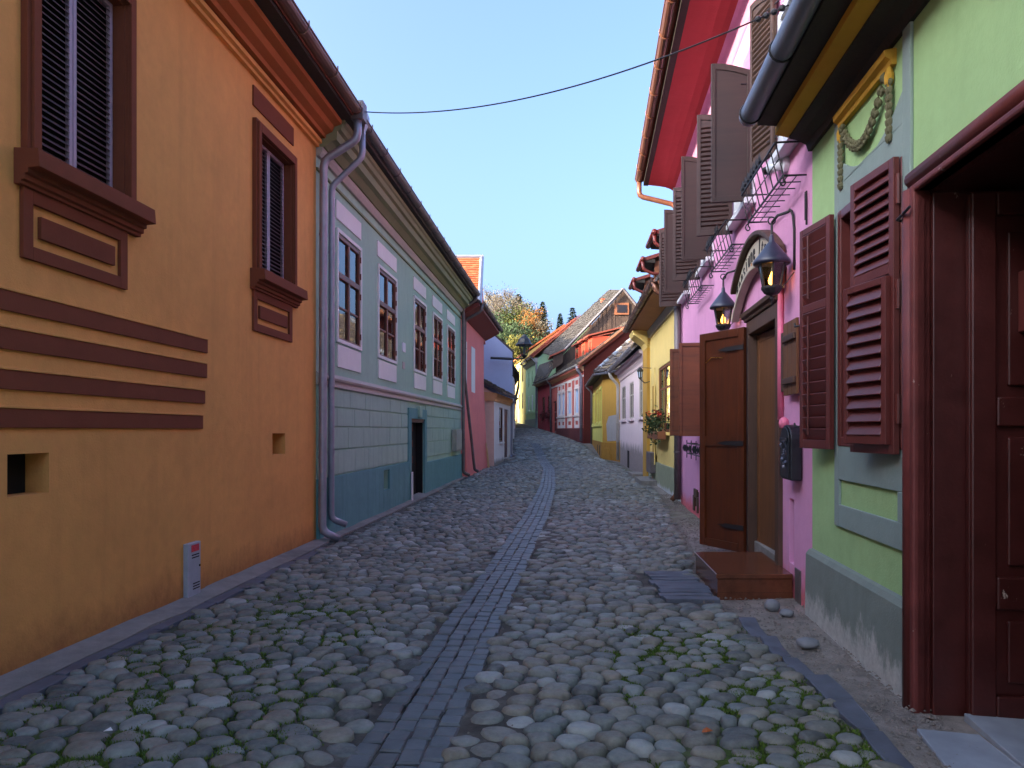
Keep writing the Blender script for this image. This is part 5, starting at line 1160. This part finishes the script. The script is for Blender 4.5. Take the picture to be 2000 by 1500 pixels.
MB().plate(WE, [(1.3, -.2), (2.35, -.2), (2.3, .4), (2.0, .72), (1.6, .72), (1.35, .4)], .04, .10).build('buttress', M['ochre_dark'], OC, bev=.02)
for k in (1.2, 3.0): MB().box(WO, k, k+.4, .05, .07, .3, .8).build('vent', M['dark'], OC)
a1, a2, a3 = WE.loc(-.5, .35, 4.42), WO.loc(-.15, .38, 4.42), WO.loc(WO.L, .38, 4.42); t1, t2, t3 = Vector((8.6, 34.5, 7.6)), Vector((8.2, 38.5, 8.0)), Vector((8.6, 45.5, 8.0))
rf = MB().add([a1, a2, a3, t1, t2, t3], [(0, 1, 4, 3), (1, 2, 5, 4)]).add([a1-Z*.08, a2-Z*.08, a3-Z*.08, WE.loc(0, 0, 4.4), WO.loc(0, 0, 4.4), WO.loc(WO.L, 0, 4.4)], [(0, 1, 4, 3), (1, 2, 5, 4)]).build('roof', M['tile_dark'], OC)
MB().tiles(a1+Z*.04, a2+Z*.04, t2+Z*.04, t1+Z*.04, 12, 22, .05, .6).tiles(a2+Z*.04, a3+Z*.04, t3+Z*.04, t2+Z*.04, 34, 22, .05, .6).build('roof_tiles', M['tile_dark'], rf, kind='stuff')
for k in range(16):
    q = a2.lerp(t2, k/16); o = MB().tube([q+Z*.1, q+Z*.1+(t2-a2)*.055], [.13, .1], 8).build('ridge_tile', M['slab'] if k % 3 else M['tile_dark'], rf)
gutter(WO, -.1, WO.L, .42, 4.40, .08, M['zinc_dark'], OC); gutter(WE, -.2, WE.L+.1, .38, 4.40, .08, M['zinc'], OC)
pipe(OC, [WO.loc(WO.L-.3, .42, 4.3), WO.loc(WO.L-.3, .1, 4.0), WO.loc(WO.L-.3, .1, .7)], .06, M['zinc_dark'])

# ---- rose-red house with four blue-blinded windows
WD = Wall((4.55, 45.5), (3.3, 58.8), flip=True); zb = .9
RH = thing('red_house', 'rose red house with four white framed windows and dark maroon plinth', 'house', WD.loc(6, 0, 1))
rw = [(WD.s(1131), WD.s(1123.5)), (WD.s(1117), WD.s(1109.5)), (WD.s(1103.5), WD.s(1098)), (WD.s(1096), WD.s(1090.5))]; rd = (WD.s(1087), WD.s(1081), 1.35, 3.9)
RT = 5.55
b = MB().facade(WD, 0, WD.L, -.2, RT, [(a, b_, 2.7, 4.35, .14) for a, b_ in rw]+[(*rd, .2)])
ga = WD.loc(0, 0, -.2); gb = Vector((9.2, 46.6, -.2))
b.build('wall', M['rose_red'], RH)
MB().add([ga, gb, Vector((9.2, 46.6, 9.6)), WD.loc(0, 0, RT)], [(0, 1, 2, 3)]).build('gable_wall', M['brickred'], RH)
MB().box(WD, .02, rd[0]-.2, 0, .06, -.2, 1.72).build('plinth', M['dark_maroon'], RH)
for a, b_ in rw:
    w = win_simple(RH, WD, a, b_, 2.7, 4.35, M['white_paint'], shade=M['blue_blind'], bars=False)
    MB().ring(WD, a-.13, b_+.13, 2.6, 4.48, .13, 0, .06).build('surround', M['white_stucco'], w); MB().sweep(WD, a-.2, b_+.2, [(0, 2.45), (.12, 2.5), (.14, 2.6), (0, 2.61)]).build('sill', M['white_stucco'], w)
    MB().ring(WD, a-.1, b_+.1, 1.74, 2.44, .22, 0, .05).build('apron', M['white_stucco'], w); MB().ring(WD, a-.02, b_+.02, 4.5, 5.05, .12, 0, .05).build('hood', M['white_stucco'], w)
MB().sweep(WD, 0, WD.L, [(0, 5.0), (.05, 5.0), (.08, 5.1), (0, 5.12)]).build('string_course', M['white_stucco'], RH); MB().sweep(WD, 0, WD.L, [(0, 5.35), (.1, 5.38), (.2, 5.5), (.3, 5.55), (.3, 5.66), (0, 5.66)]).build('cornice', M['peach'], RH)
do = MB().box(WD, rd[0], rd[1], -.16, -.1, rd[2], rd[3]).build('door', M['maroon'], RH)
for k in range(3): MB().box(WD, rd[0]+.15, rd[1]-.15, -.1, -.07, rd[2]+.2+.78*k, rd[2]+.85+.78*k).build('door_panel', M['dark_maroon'], do)
MB().box(WD, rd[0]-.2, rd[1]+.2, 0, .5, .9, 1.33).build('doorstep', M['concrete'], RH)
gutter(WD, -.05, WD.L, .40, 5.76, .1, M['gl_rose'], RH)
pipe(RH, [WD.loc(.12, .40, 5.68), WD.loc(.12, .4, 5.45), WD.loc(.25, .12, 5.1), WD.loc(.25, .1, .9)], .1, M['zinc'])
e0, e1 = WD.loc(-.25, .36, 5.74), WD.loc(WD.L, .36, 5.74); r0, r1 = Vector((9.6, 46.5, 10.0)), Vector((8.6, 59.6, 10.0))
rf = MB().add([e0, e1, r1, r0, e0-Z*.22, e1-Z*.22, r1-Z*.22, r0-Z*.22], [(0, 1, 2, 3), (4, 7, 6, 5), (0, 4, 5, 1), (1, 5, 6, 2), (2, 6, 7, 3), (3, 7, 4, 0)]).build('roof', M['tile_red'], RH)
MB().tiles(e0+Z*.03, e1+Z*.03, r1+Z*.03, r0+Z*.03, 46, 24, .05, .5).build('roof_tiles', M['tile_dark'], rf, kind='stuff')
MB().tube([e0+Z*.02, r0+Z*.02], .11, 6).build('verge_board', M['soffit_brown'], rf)
for k, s in enumerate((3.2, 5.6, 8.0)):
    q = WD.loc(s, -1.5, 0); dm = MB().box(WD, s, s+1.4, -3.4, -1.2, 6.6, 8.0).build('dormer', paint('dormer_red%d' % k, lin(190, 74, 48), .7), RH)
    MB().sweep(WD, s-.15, s+1.55, [(-.9, 7.98), (-4.0, 8.75), (-4.0, 8.85), (-.9, 8.08)]).build('dormer_roof', M['tile_red'], dm); MB().box(WD, s+.35, s+1.05, -1.2, -1.17, 6.95, 7.7).build('dormer_pane', M['glass'], dm)

# ---- crimson house and the timber gabled roof above it
WC_ = Wall((3.3, 58.9), (2.36, 66), flip=True)
CH = thing('crimson_house', 'small crimson house with window boxes beneath a big grey shingled roof and plank gable', 'house', WC_.loc(3, 0, 1.5))
cw = [(WC_.s(1074.5), WC_.s(1070)), (WC_.s(1064), WC_.s(1059.5))]
MB().facade(WC_, 0, WC_.L, 0, 5.7, [(a, b_, 3.0, 4.5, .12) for a, b_ in cw]).build('wall', M['crimson'], CH)
for a, b_ in cw:
    w = win_simple(CH, WC_, a, b_, 3.0, 4.5, M['dark_maroon']); MB().box(WC_, a, b_, .02, .25, 2.7, 2.95).build('window_box', M['dark_maroon'], w)
    f = MB()
    for i in range(120):
        p = WC_.loc(rg2.uniform(a, b_), .15+rg2.gauss(0, .08), 2.85+rg2.gauss(0, .22)); q = Vector((rg2.gauss(0, 1), rg2.gauss(0, 1), rg2.gauss(0, 1))).normalized()*.08; c_ = q.cross(Z).normalized()*.07; f.add([p-q, p+c_, p+q, p-c_], [(0, 1, 2, 3)])
    f.build('window_plants', paint('dark_red_plant%d' % int(a*10), lin(92, 40, 44), .7, .4), w)
MB().sweep(WC_, 0, WC_.L, [(0, 5.5), (.1, 5.5), (.35, 5.68), (.35, 5.76), (0, 5.76)]).build('cornice', M['maroon_paint'], CH)
gutter(WC_, 0, WC_.L+.2, .42, 5.78, .1, M['zinc_dark'], CH); pipe(CH, [WC_.loc(.1, .42, 5.7), WC_.loc(.1, .12, 5.3), WC_.loc(.1, .1, 1.5)], .08, M['zinc_dark'])
yg = 59.3; G = lambda px, py, y=yg: Vector(((px-1000)/FOC*y, y, EYE+(HY-py)*y/FOC))
e0 = WC_.loc(0, .4, 5.84); e1 = WC_.loc(WC_.L, .4, 5.84); knee0, knee1 = G(1092, 700), G(1060, 690, 65.6)
ap, ap2 = G(1217, 568), G(1190, 567, 66); rt = G(1262, 618)
rf = MB().add([e0, e1, G(1052, 714, 65.6), knee0], [(0, 1, 2, 3)]).add([knee0, knee1, ap2, ap], [(0, 1, 2, 3)]).add([ap, ap2, ap2+Vector((4.5, 0, -4.5)), rt], [(0, 1, 2, 3)]).build('roof', M['shingle'], CH)
MB().tiles(knee0+Z*.06, knee1+Z*.06, ap2+Z*.06, ap+Z*.06, 40, 40, .05, .9).build('roof_shingles', M['shingle'], rf, kind='stuff')
MB().tiles(e0+Z*.06, e1+Z*.06, G(1054, 714, 65.6)+Z*.06, knee0+Z*.06, 30, 10, .05, .6).build('roof_shingles', M['tile_dark'], rf, kind='stuff')
MB().tube([G(1080, 706, 59), G(1092, 695, 59), G(1217, 564, 59)], .12, 6).build('verge_board', M['zinc_dark'], rf); MB().tube([G(1217, 564, 59), G(1256, 612, 59)], .12, 6).build('verge_board', M['zinc_dark'], rf)
gx0, gx1 = 1086, 1258; n_ = 46
for k in range(n_):       # vertical planks of the gable, each its own board
    x0_, x1_ = lerp(gx0, gx1, k/n_)+.12, lerp(gx0, gx1, (k+1)/n_)-.12
    ty = lambda x_: (568+(1217-x_)*(134/125.) if x_ < 1217 else 568+(x_-1217)*(50/45.))
    off = Vector((0, rnd.uniform(-.03, .03), 0)); a_, c_ = G(x0_, min(ty(x0_), 742)), G(x1_, min(ty(x1_), 742)); a0_, c0_ = Vector((a_.x, yg, 4.5)), Vector((c_.x, yg, 4.5))
    MB().prism([p+off for p in (a0_, c0_, c_, a_)], (0, .06, 0)).build('plank', M['planks'], rf)
MB().prism([G(1086, 712)+Vector((0, .15, 0)), G(1217, 573)+Vector((0, .15, 0)), G(1256, 615)+Vector((0, .15, 0)), Vector((11, yg+.15, 4)), Vector((3.6, yg+.15, 4))], (0, .05, 0)).build('gable_backing', M['dark'], CH)
gw_ = MB().hexa([G(1200, 615)-Vector((0, .12, 0)), G(1228, 615)-Vector((0, .12, 0)), G(1228, 615), G(1200, 615), G(1200, 592)-Vector((0, .12, 0)), G(1228, 592)-Vector((0, .12, 0)), G(1228, 592), G(1200, 592)]).build('gable_window', M['soffit_brown'], rf)
MB().hexa([p for p in (G(1204, 611)-Vector((0, .15, 0)), G(1224, 611)-Vector((0, .15, 0)), G(1224, 611)-Vector((0, .11, 0)), G(1204, 611)-Vector((0, .11, 0)), G(1204, 596)-Vector((0, .15, 0)), G(1224, 596)-Vector((0, .15, 0)), G(1224, 596)-Vector((0, .11, 0)), G(1204, 596)-Vector((0, .11, 0)))]).build('pane', M['glass'], gw_)
dm = MB().hexa([G(1080, 722, 58.8), G(1100, 708, 58.8), G(1100, 708, 60.5), G(1080, 722, 60.5), G(1080, 695, 58.8), G(1100, 688, 58.8), G(1100, 688, 60.5), G(1080, 695, 60.5)]).build('dormer', M['planks'], CH)
MB().prism([G(1074, 697, 58.6), G(1104, 684, 58.6), G(1104, 681, 58.6), G(1074, 694, 58.6)], (0, 3, 0)).build('dormer_roof', M['tile_red'], dm)
ch = thing_c = MB().aabb(G(1174.5, 600, 63).x, G(1180.5, 600, 63).x+.3, 63, 63.7, 9, G(1180, 583, 63).z).build('chimney', M['brick'], rf)
b = MB()
for j in range(10):
    zc = G(1180, 583, 63).z-.02-j*.12
    for i in range(3): x_ = G(1174.5, 600, 63).x-.02+i*.21+(.06 if j % 2 else 0); b.aabb(x_, x_+.19, 62.96, 63.1, zc-.1, zc)
b.build('chimney_bricks', M['brick'], ch)

# ---- mint house and pale yellow house at the bend
WM_ = Wall((2.36, 66.1), (1.42, 74), flip=True)
MH = thing('mint_house', 'tall mint green house with red tiled roof near the bend', 'house', WM_.loc(4, 0, 2))
MT = 8.2; mw_ = [(.8, 1.6), (3.0, 3.8), (5.4, 6.2)]
MB().shell(WM_, 0, WM_.L, 0, MT, 11.9, 8, [(a, b_, 5.9, 7.4, .12) for a, b_ in mw_]+[(a, b_, 3.5, 5.0, .12) for a, b_ in mw_]).build('wall', M['mint'], MH)
for a, b_ in mw_:
    win_simple(MH, WM_, a, b_, 5.9, 7.4, M['mint']); win_simple(MH, WM_, a, b_, 3.5, 5.0, M['white_paint'], sill=M['mint'])
MB().box(WM_, 0, WM_.L, 0, .1, 0, 2.65).build('plinth', stucco('grey_blue_plinth', lin(140, 154, 146), .12, .4), MH); MB().box(WM_, 0, WM_.L, 0, .08, 3.2, 3.34).build('string_course', M['mint'], MH)
MB().sweep(WM_, -.1, WM_.L, [(0, 7.8), (.1, 7.85), (.35, 8.15), (.35, 8.26), (0, 8.26)]).build('cornice', M['gl_rose'], MH)
e0, e1 = WM_.loc(-.3, .5, 8.35), WM_.loc(WM_.L, .5, 8.35); r0, r1 = WM_.loc(-.3, -4, 12.2), WM_.loc(WM_.L, -4, 12.2)
rf = MB().roof(WM_, -.3, WM_.L, .5, 8.4, 8, 12.2, .14).build('roof', M['tile_red'], MH); MB().tiles(e0+Z*.1, e1+Z*.1, r1+Z*.1, r0+Z*.1, 26, 20, .06, .5).build('roof_tiles', M['tile_red'], rf, kind='stuff')
gutter(WM_, -.2, WM_.L, .56, 8.38, .1, M['zinc_dark'], MH); pipe(MH, [WM_.loc(.1, .56, 8.3), WM_.loc(.1, .1, 7.8), WM_.loc(.1, .1, 2.2)], .09, M['zinc'])
WP_ = Wall((1.42, 74.1), (.3, 84), flip=True)
PY = thing('pale_yellow_house', 'far pale yellow house catching a strip of sun at the bend', 'house', WP_.loc(4, 0, 2.3))
pw_ = [(2, 3), (5, 6), (8, 9)]
MB().shell(WP_, 0, WP_.L, 0, 9.4, 12.5, 8, [(a, b_, z, z+1.7, .12) for a, b_ in pw_ for z in (3.9, 6.8)]).build('wall', M['paleyellow'], PY)
for a, b_ in pw_:
    for z in (3.9, 6.8): win_simple(PY, WP_, a, b_, z, z+1.7, M['sash'])
MB().roof(WP_, -.2, WP_.L, .45, 9.5, 8, 12.6, .14).build('roof', M['tile_orange'], PY); MB().box(WP_, 7, 8.4, 0, .03, 2.3, 4.4).build('door', M['maroon'], PY)
# ---- the house across the bend, at the end of the view
EH = thing('end_house', 'grey house closing the view where the street bends', 'house', (-2, 88, 2.5))
WQ = Wall((-8, 92), (1.2, 86), flip=False); WQ = Wall((-8, 92), (1.2, 86), flip=(WQ.n.y > 0))
MB().shell(WQ, 0, WQ.L, 0, 6.6, 9, 7).build('wall', M['offwhite'], EH); MB().roof(WQ, -.2, WQ.L+.2, .4, 6.8, 7, 9.2).build('roof', M['tile_dark'], EH); MB().box(WQ, 6, 7, 0, .03, 2.4, 4.4).build('door', M['sash'], EH)

# ---- street lamp on its long bracket
LP = thing('street_lamp', 'black four-sided street lamp on a long iron bracket above the far lane', 'street lamp', (-1.05, 36.9, 5.25))
yl = 36.9; Lp = lambda px, py: Vector(((px-1000)/FOC*yl, yl, EYE+(HY-py)*yl/FOC)); c = Lp(1024, 700)
MB().tube([Lp(958, 699), Lp(1000, 701)], .065, 8).build('wall_bar', M['iron'], LP); MB().tube([Lp(998, 701), c], .035, 8).build('arm', M['iron'], LP)
MB().tube([c+Vector((.16*math.cos(t)*(1-t/14), 0, -.2+.16*math.sin(t)*(1-t/14))) for t in [math.pi/2-j*.6 for j in range(12)]], .025, 6).build('scroll', M['iron'], LP)
MB().tube([Lp(1001, 735), Lp(1008, 712), Lp(1020, 703)], .03, 6).build('stay', M['iron'], LP)
MB().lathe(c, [(.05, 0), (.12, .06), (.2, .12), (.22, .16)], 4, R(45)).build('base', M['iron'], LP)
for j in range(4):
    a = R(45)+j*math.pi/2; b2 = a+math.pi/2; r0, r1 = .2, .36; q = [c+Vector((math.cos(a)*r0, math.sin(a)*r0, .16)), c+Vector((math.cos(b2)*r0, math.sin(b2)*r0, .16)), c+Vector((math.cos(b2)*r1, math.sin(b2)*r1, .66)), c+Vector((math.cos(a)*r1, math.sin(a)*r1, .66))]
    MB().tube([q[0], q[3]], .025, 6).build('corner_bar', M['iron'], LP); MB().prism(q, (q[1]-q[0]).cross(q[3]-q[0]).normalized()*.004).build('pane', lamp_glass, LP); mq = (q[0]+q[1])/2; MB().tube([mq, (q[2]+q[3])/2], .014, 6).build('glazing_bar', M['iron'], LP)
MB().lathe(c, [(.46, .66), (.47, .7), (.36, .8), (.28, 1.0), (.14, 1.12), (.1, 1.2), (.03, 1.24)], 8).build('cap', M['iron'], LP)
MB().lathe(c, [(.06, .2), (.08, .4), (.05, .55)], 8).build('bulb', M['white_paint'], LP)

# ------------------------------------------------------------------ trees on the hill
def leafmat(name, c, v=.4):
    m, nt, bs, tc = new_mat(name); ge = nt.nodes.new('ShaderNodeNewGeometry')
    nt.links.new(ramp(nt, ge.outputs['Random Per Island'], [(0, sh(c, 1-v)), (.6, c), (1, sh(c, 1+v))]), bs.inputs['Base Color']); bs.inputs['Roughness'].default_value = .8; bs.inputs['Specular IOR Level'].default_value = .1; return m
LM = {'bare': leafmat('sparse_tan_leaves', lin(112, 102, 84)), 'green': leafmat('yellow_green_leaves', lin(88, 94, 50)), 'orange': leafmat('orange_leaves', lin(134, 92, 50)), 'fir': leafmat('fir_needles', lin(56, 68, 54)), 'yellow': leafmat('olive_leaves', lin(98, 94, 46)), 'dark': leafmat('dark_leaves', lin(66, 82, 56))}
bark = wood('bark', lin(66, 56, 48), lin(108, 96, 84), .9)
def tree(name, label, x, y, h, r, kind, nl, trunk=.25, base=.25, leaf=.3, seed=0, twigs=0):
    rg = random.Random(seed+int(x*7)+int(y)); z0 = terrain(x, y)-.3
    t = thing(name, label, 'tree', (x, y, z0), 'trees on the hill behind the houses'); O = Vector((x, y, z0))
    tr = MB(); sway = [O+Vector((rg.uniform(-.02, .02)*h*i/5, rg.uniform(-.02, .02)*h*i/5, h*(.92 if kind == 'fir' else .75)*i/5)) for i in range(6)]
    tr.tube(sway, [trunk*(1-.17*i) for i in range(6)], 7); lf = MB(); cl = []
    if kind == 'fir':
        n_ = 26
        for j in range(n_):
            f = base+(1-base)*j/n_; L_ = r*(1-f)**.85/(1-base)**.85*rg.uniform(.75, 1.1)+.15; m_ = 10
            for i in range(m_):
                a = rg.random()*6.28; tip = O+Vector((math.cos(a)*L_, math.sin(a)*L_, h*f-.28*L_)); st = O+Vector((0, 0, h*f))
                if j % 2: tr.tube([st, tip], [.04, .01], 4, False)
                for q in range(max(2, nl//(n_*m_))):
                    k = rg.random()**.6; p = st.lerp(tip, k)+Vector((rg.gauss(0, .16), rg.gauss(0, .16), rg.gauss(-.1, .1)))*L_*.5; d1 = Vector((math.cos(a), math.sin(a), -.5+rg.gauss(0, .3)))*leaf*rg.uniform(.6, 1.2); d2 = Vector((-math.sin(a), math.cos(a), rg.gauss(0, .4)))*leaf*.4; lf.add([p-d1*.4, p+d2, p+d1, p-d2], [(0, 1, 2, 3)])
    else:
        nb = 15
        for i in range(nb):
            a = rg.random()*6.28; f = rg.uniform(base, .72); st = O+Vector((0, 0, h*f)); e = rg.uniform(.5, 1); tip = O+Vector((math.cos(a)*r*e, math.sin(a)*r*e, min(h*.97, h*(f+rg.uniform(.15, .38)))))
            mid = st.lerp(tip, .5)+Vector((rg.gauss(0, .2), rg.gauss(0, .2), rg.uniform(.2, .6))); tr.tube([st, mid, tip], [trunk*.45, trunk*.25, .03], 5, False); cl += [(mid, .75), (tip, .85), (st.lerp(tip, .75), .8)]
            for j in range(twigs):
                s_ = mid.lerp(tip, rg.random()); tr.tube([s_, s_+Vector((rg.gauss(0, .5), rg.gauss(0, .5), rg.uniform(.4, 1.8)))], [.035, .008], 3, False)
        cl += [(O+Vector((rg.gauss(0, r*.25), rg.gauss(0, r*.25), h*rg.uniform(.75, .95))), .8) for i in range(7)]
        for i in range(nl):
            c_, k = cl[rg.randrange(len(cl))]; p = c_+Vector((rg.gauss(0, 1), rg.gauss(0, 1), rg.gauss(0, .8)))*r*.21*k*1.3; a = Vector((rg.gauss(0, 1), rg.gauss(0, 1), rg.gauss(0, 1))).normalized()*leaf*rg.uniform(.5, 1.1); b2 = a.cross(Vector((rg.random(), rg.random(), rg.random()))).normalized()*leaf*.55; lf.add([p-a, p+b2, p+a, p-b2], [(0, 1, 2, 3)])
    tr.build('trunk', bark, t); lf.build('crown', LM['fir' if kind == 'fir' else kind], t); return t
def spot(px, y): return (px-1000)/FOC*y
def TR(name, label, px, y, top, r, kind, nl, **k):
    x = spot(px, y); h = EYE+(HY-top)*y/FOC-terrain(x, y)+.3; tree(name, label, x, y, h, r, kind, nl, **k)
TR('bare_tree', 'tall nearly bare tree with fine pale twigs beside the orange tiled roof', 972, 150, 552, 4.6, 'bare', 1500, leaf=.16, twigs=26, base=.3)
TR('bare_tree', 'second thin bare tree right of the tallest bare one', 990, 162, 566, 4.0, 'bare', 1100, leaf=.16, twigs=26, base=.3, seed=3)
TR('conifer', 'dark pointed conifer rising above the yellow-green tree on the hill', 1013, 165, 571, 3.0, 'fir', 2600, leaf=.42, seed=4)
TR('leafy_tree', 'yellow-green leafy tree in the middle of the hillside', 1006, 150, 597, 3.2, 'green', 2200, leaf=.26, twigs=4, seed=5)
TR('bare_tree', 'leafless grey-brown tree behind the orange autumn tree', 1040, 170, 590, 3.4, 'bare', 900, leaf=.16, twigs=26, seed=6)
TR('autumn_tree', 'bright orange autumn tree above the street lamp', 1041, 140, 604, 2.9, 'orange', 4200, leaf=.22, base=.12, seed=7)
TR('conifer', 'slender spire-topped conifer right of the orange tree', 1060, 160, 586, 2.4, 'fir', 2200, leaf=.4, seed=8)
TR('conifer', 'tiny conifer tip showing above the red tiled roof', 1094, 175, 610, 2.0, 'fir', 1400, leaf=.4, seed=9)
TR('conifer', 'pale conifer top showing over the grey shingled roof', 1118, 170, 598, 3.2, 'fir', 2000, leaf=.4, seed=10)
TR('shrub_tree', 'low olive-yellow tree just behind the street lamp', 1012, 112, 655, 3.0, 'yellow', 3600, leaf=.22, base=.08, seed=11)
for k, (px, y, top, kind, lab) in enumerate(((955, 128, 600, 'dark', 'dark leafy tree half hidden by the orange tiled roof'), (985, 124, 634, 'dark', 'dark green tree low on the slope above the blue gable'), (1028, 132, 640, 'dark', 'dark bush-like tree under the orange autumn tree'), (1003, 135, 628, 'dark', 'dark tree between the blue gable and the street lamp'), (1052, 150, 628, 'bare', 'thin brown tree under the slender conifer'), (962, 168, 572, 'bare', 'tall grey twiggy tree at the left edge of the hill'), (1000, 172, 580, 'dark', 'dark leafy tree behind the second bare tree'), (1027, 160, 590, 'bare', 'brown twiggy tree between the dark conifer and the orange tree'), (1050, 128, 655, 'dark', 'dark tree just above the red tiled roof'))):
    TR('hill_tree', lab, px, y, top, 3.4, kind, 2400, leaf=.24, base=.1, seed=20+k, twigs=3)
# a fallen leaf and a scrap of paper among the stones
def flat_bit(px, py, size, mat, name, label, cat):
    y = EYE*FOC/(py-HY); x = (px-1000)/FOC*y; z = g(x, y)+.055; k = size
    o = MB().prism([(x-k, y-k*.4, z), (x-k*.2, y-k*.7, z+.006), (x+k, y, z+.002), (x+k*.1, y+k*.7, z+.012), (x-k*.6, y+k*.4, z+.004)], (0, 0, .002)).build(name, mat, None, origin=(x, y, z)); tag(o, label, cat)
flat_bit(1381, 1452, .03, paint('leaf_orange', lin(176, 92, 40), .7), 'fallen_leaf', 'small orange fallen leaf among mossy cobbles in the right foreground', 'leaf')
flat_bit(212, 1448, .022, paint('paper_white', lin(220, 220, 224), .7), 'paper_scrap', 'small white paper scrap on the cobbles in the left foreground', 'litter')
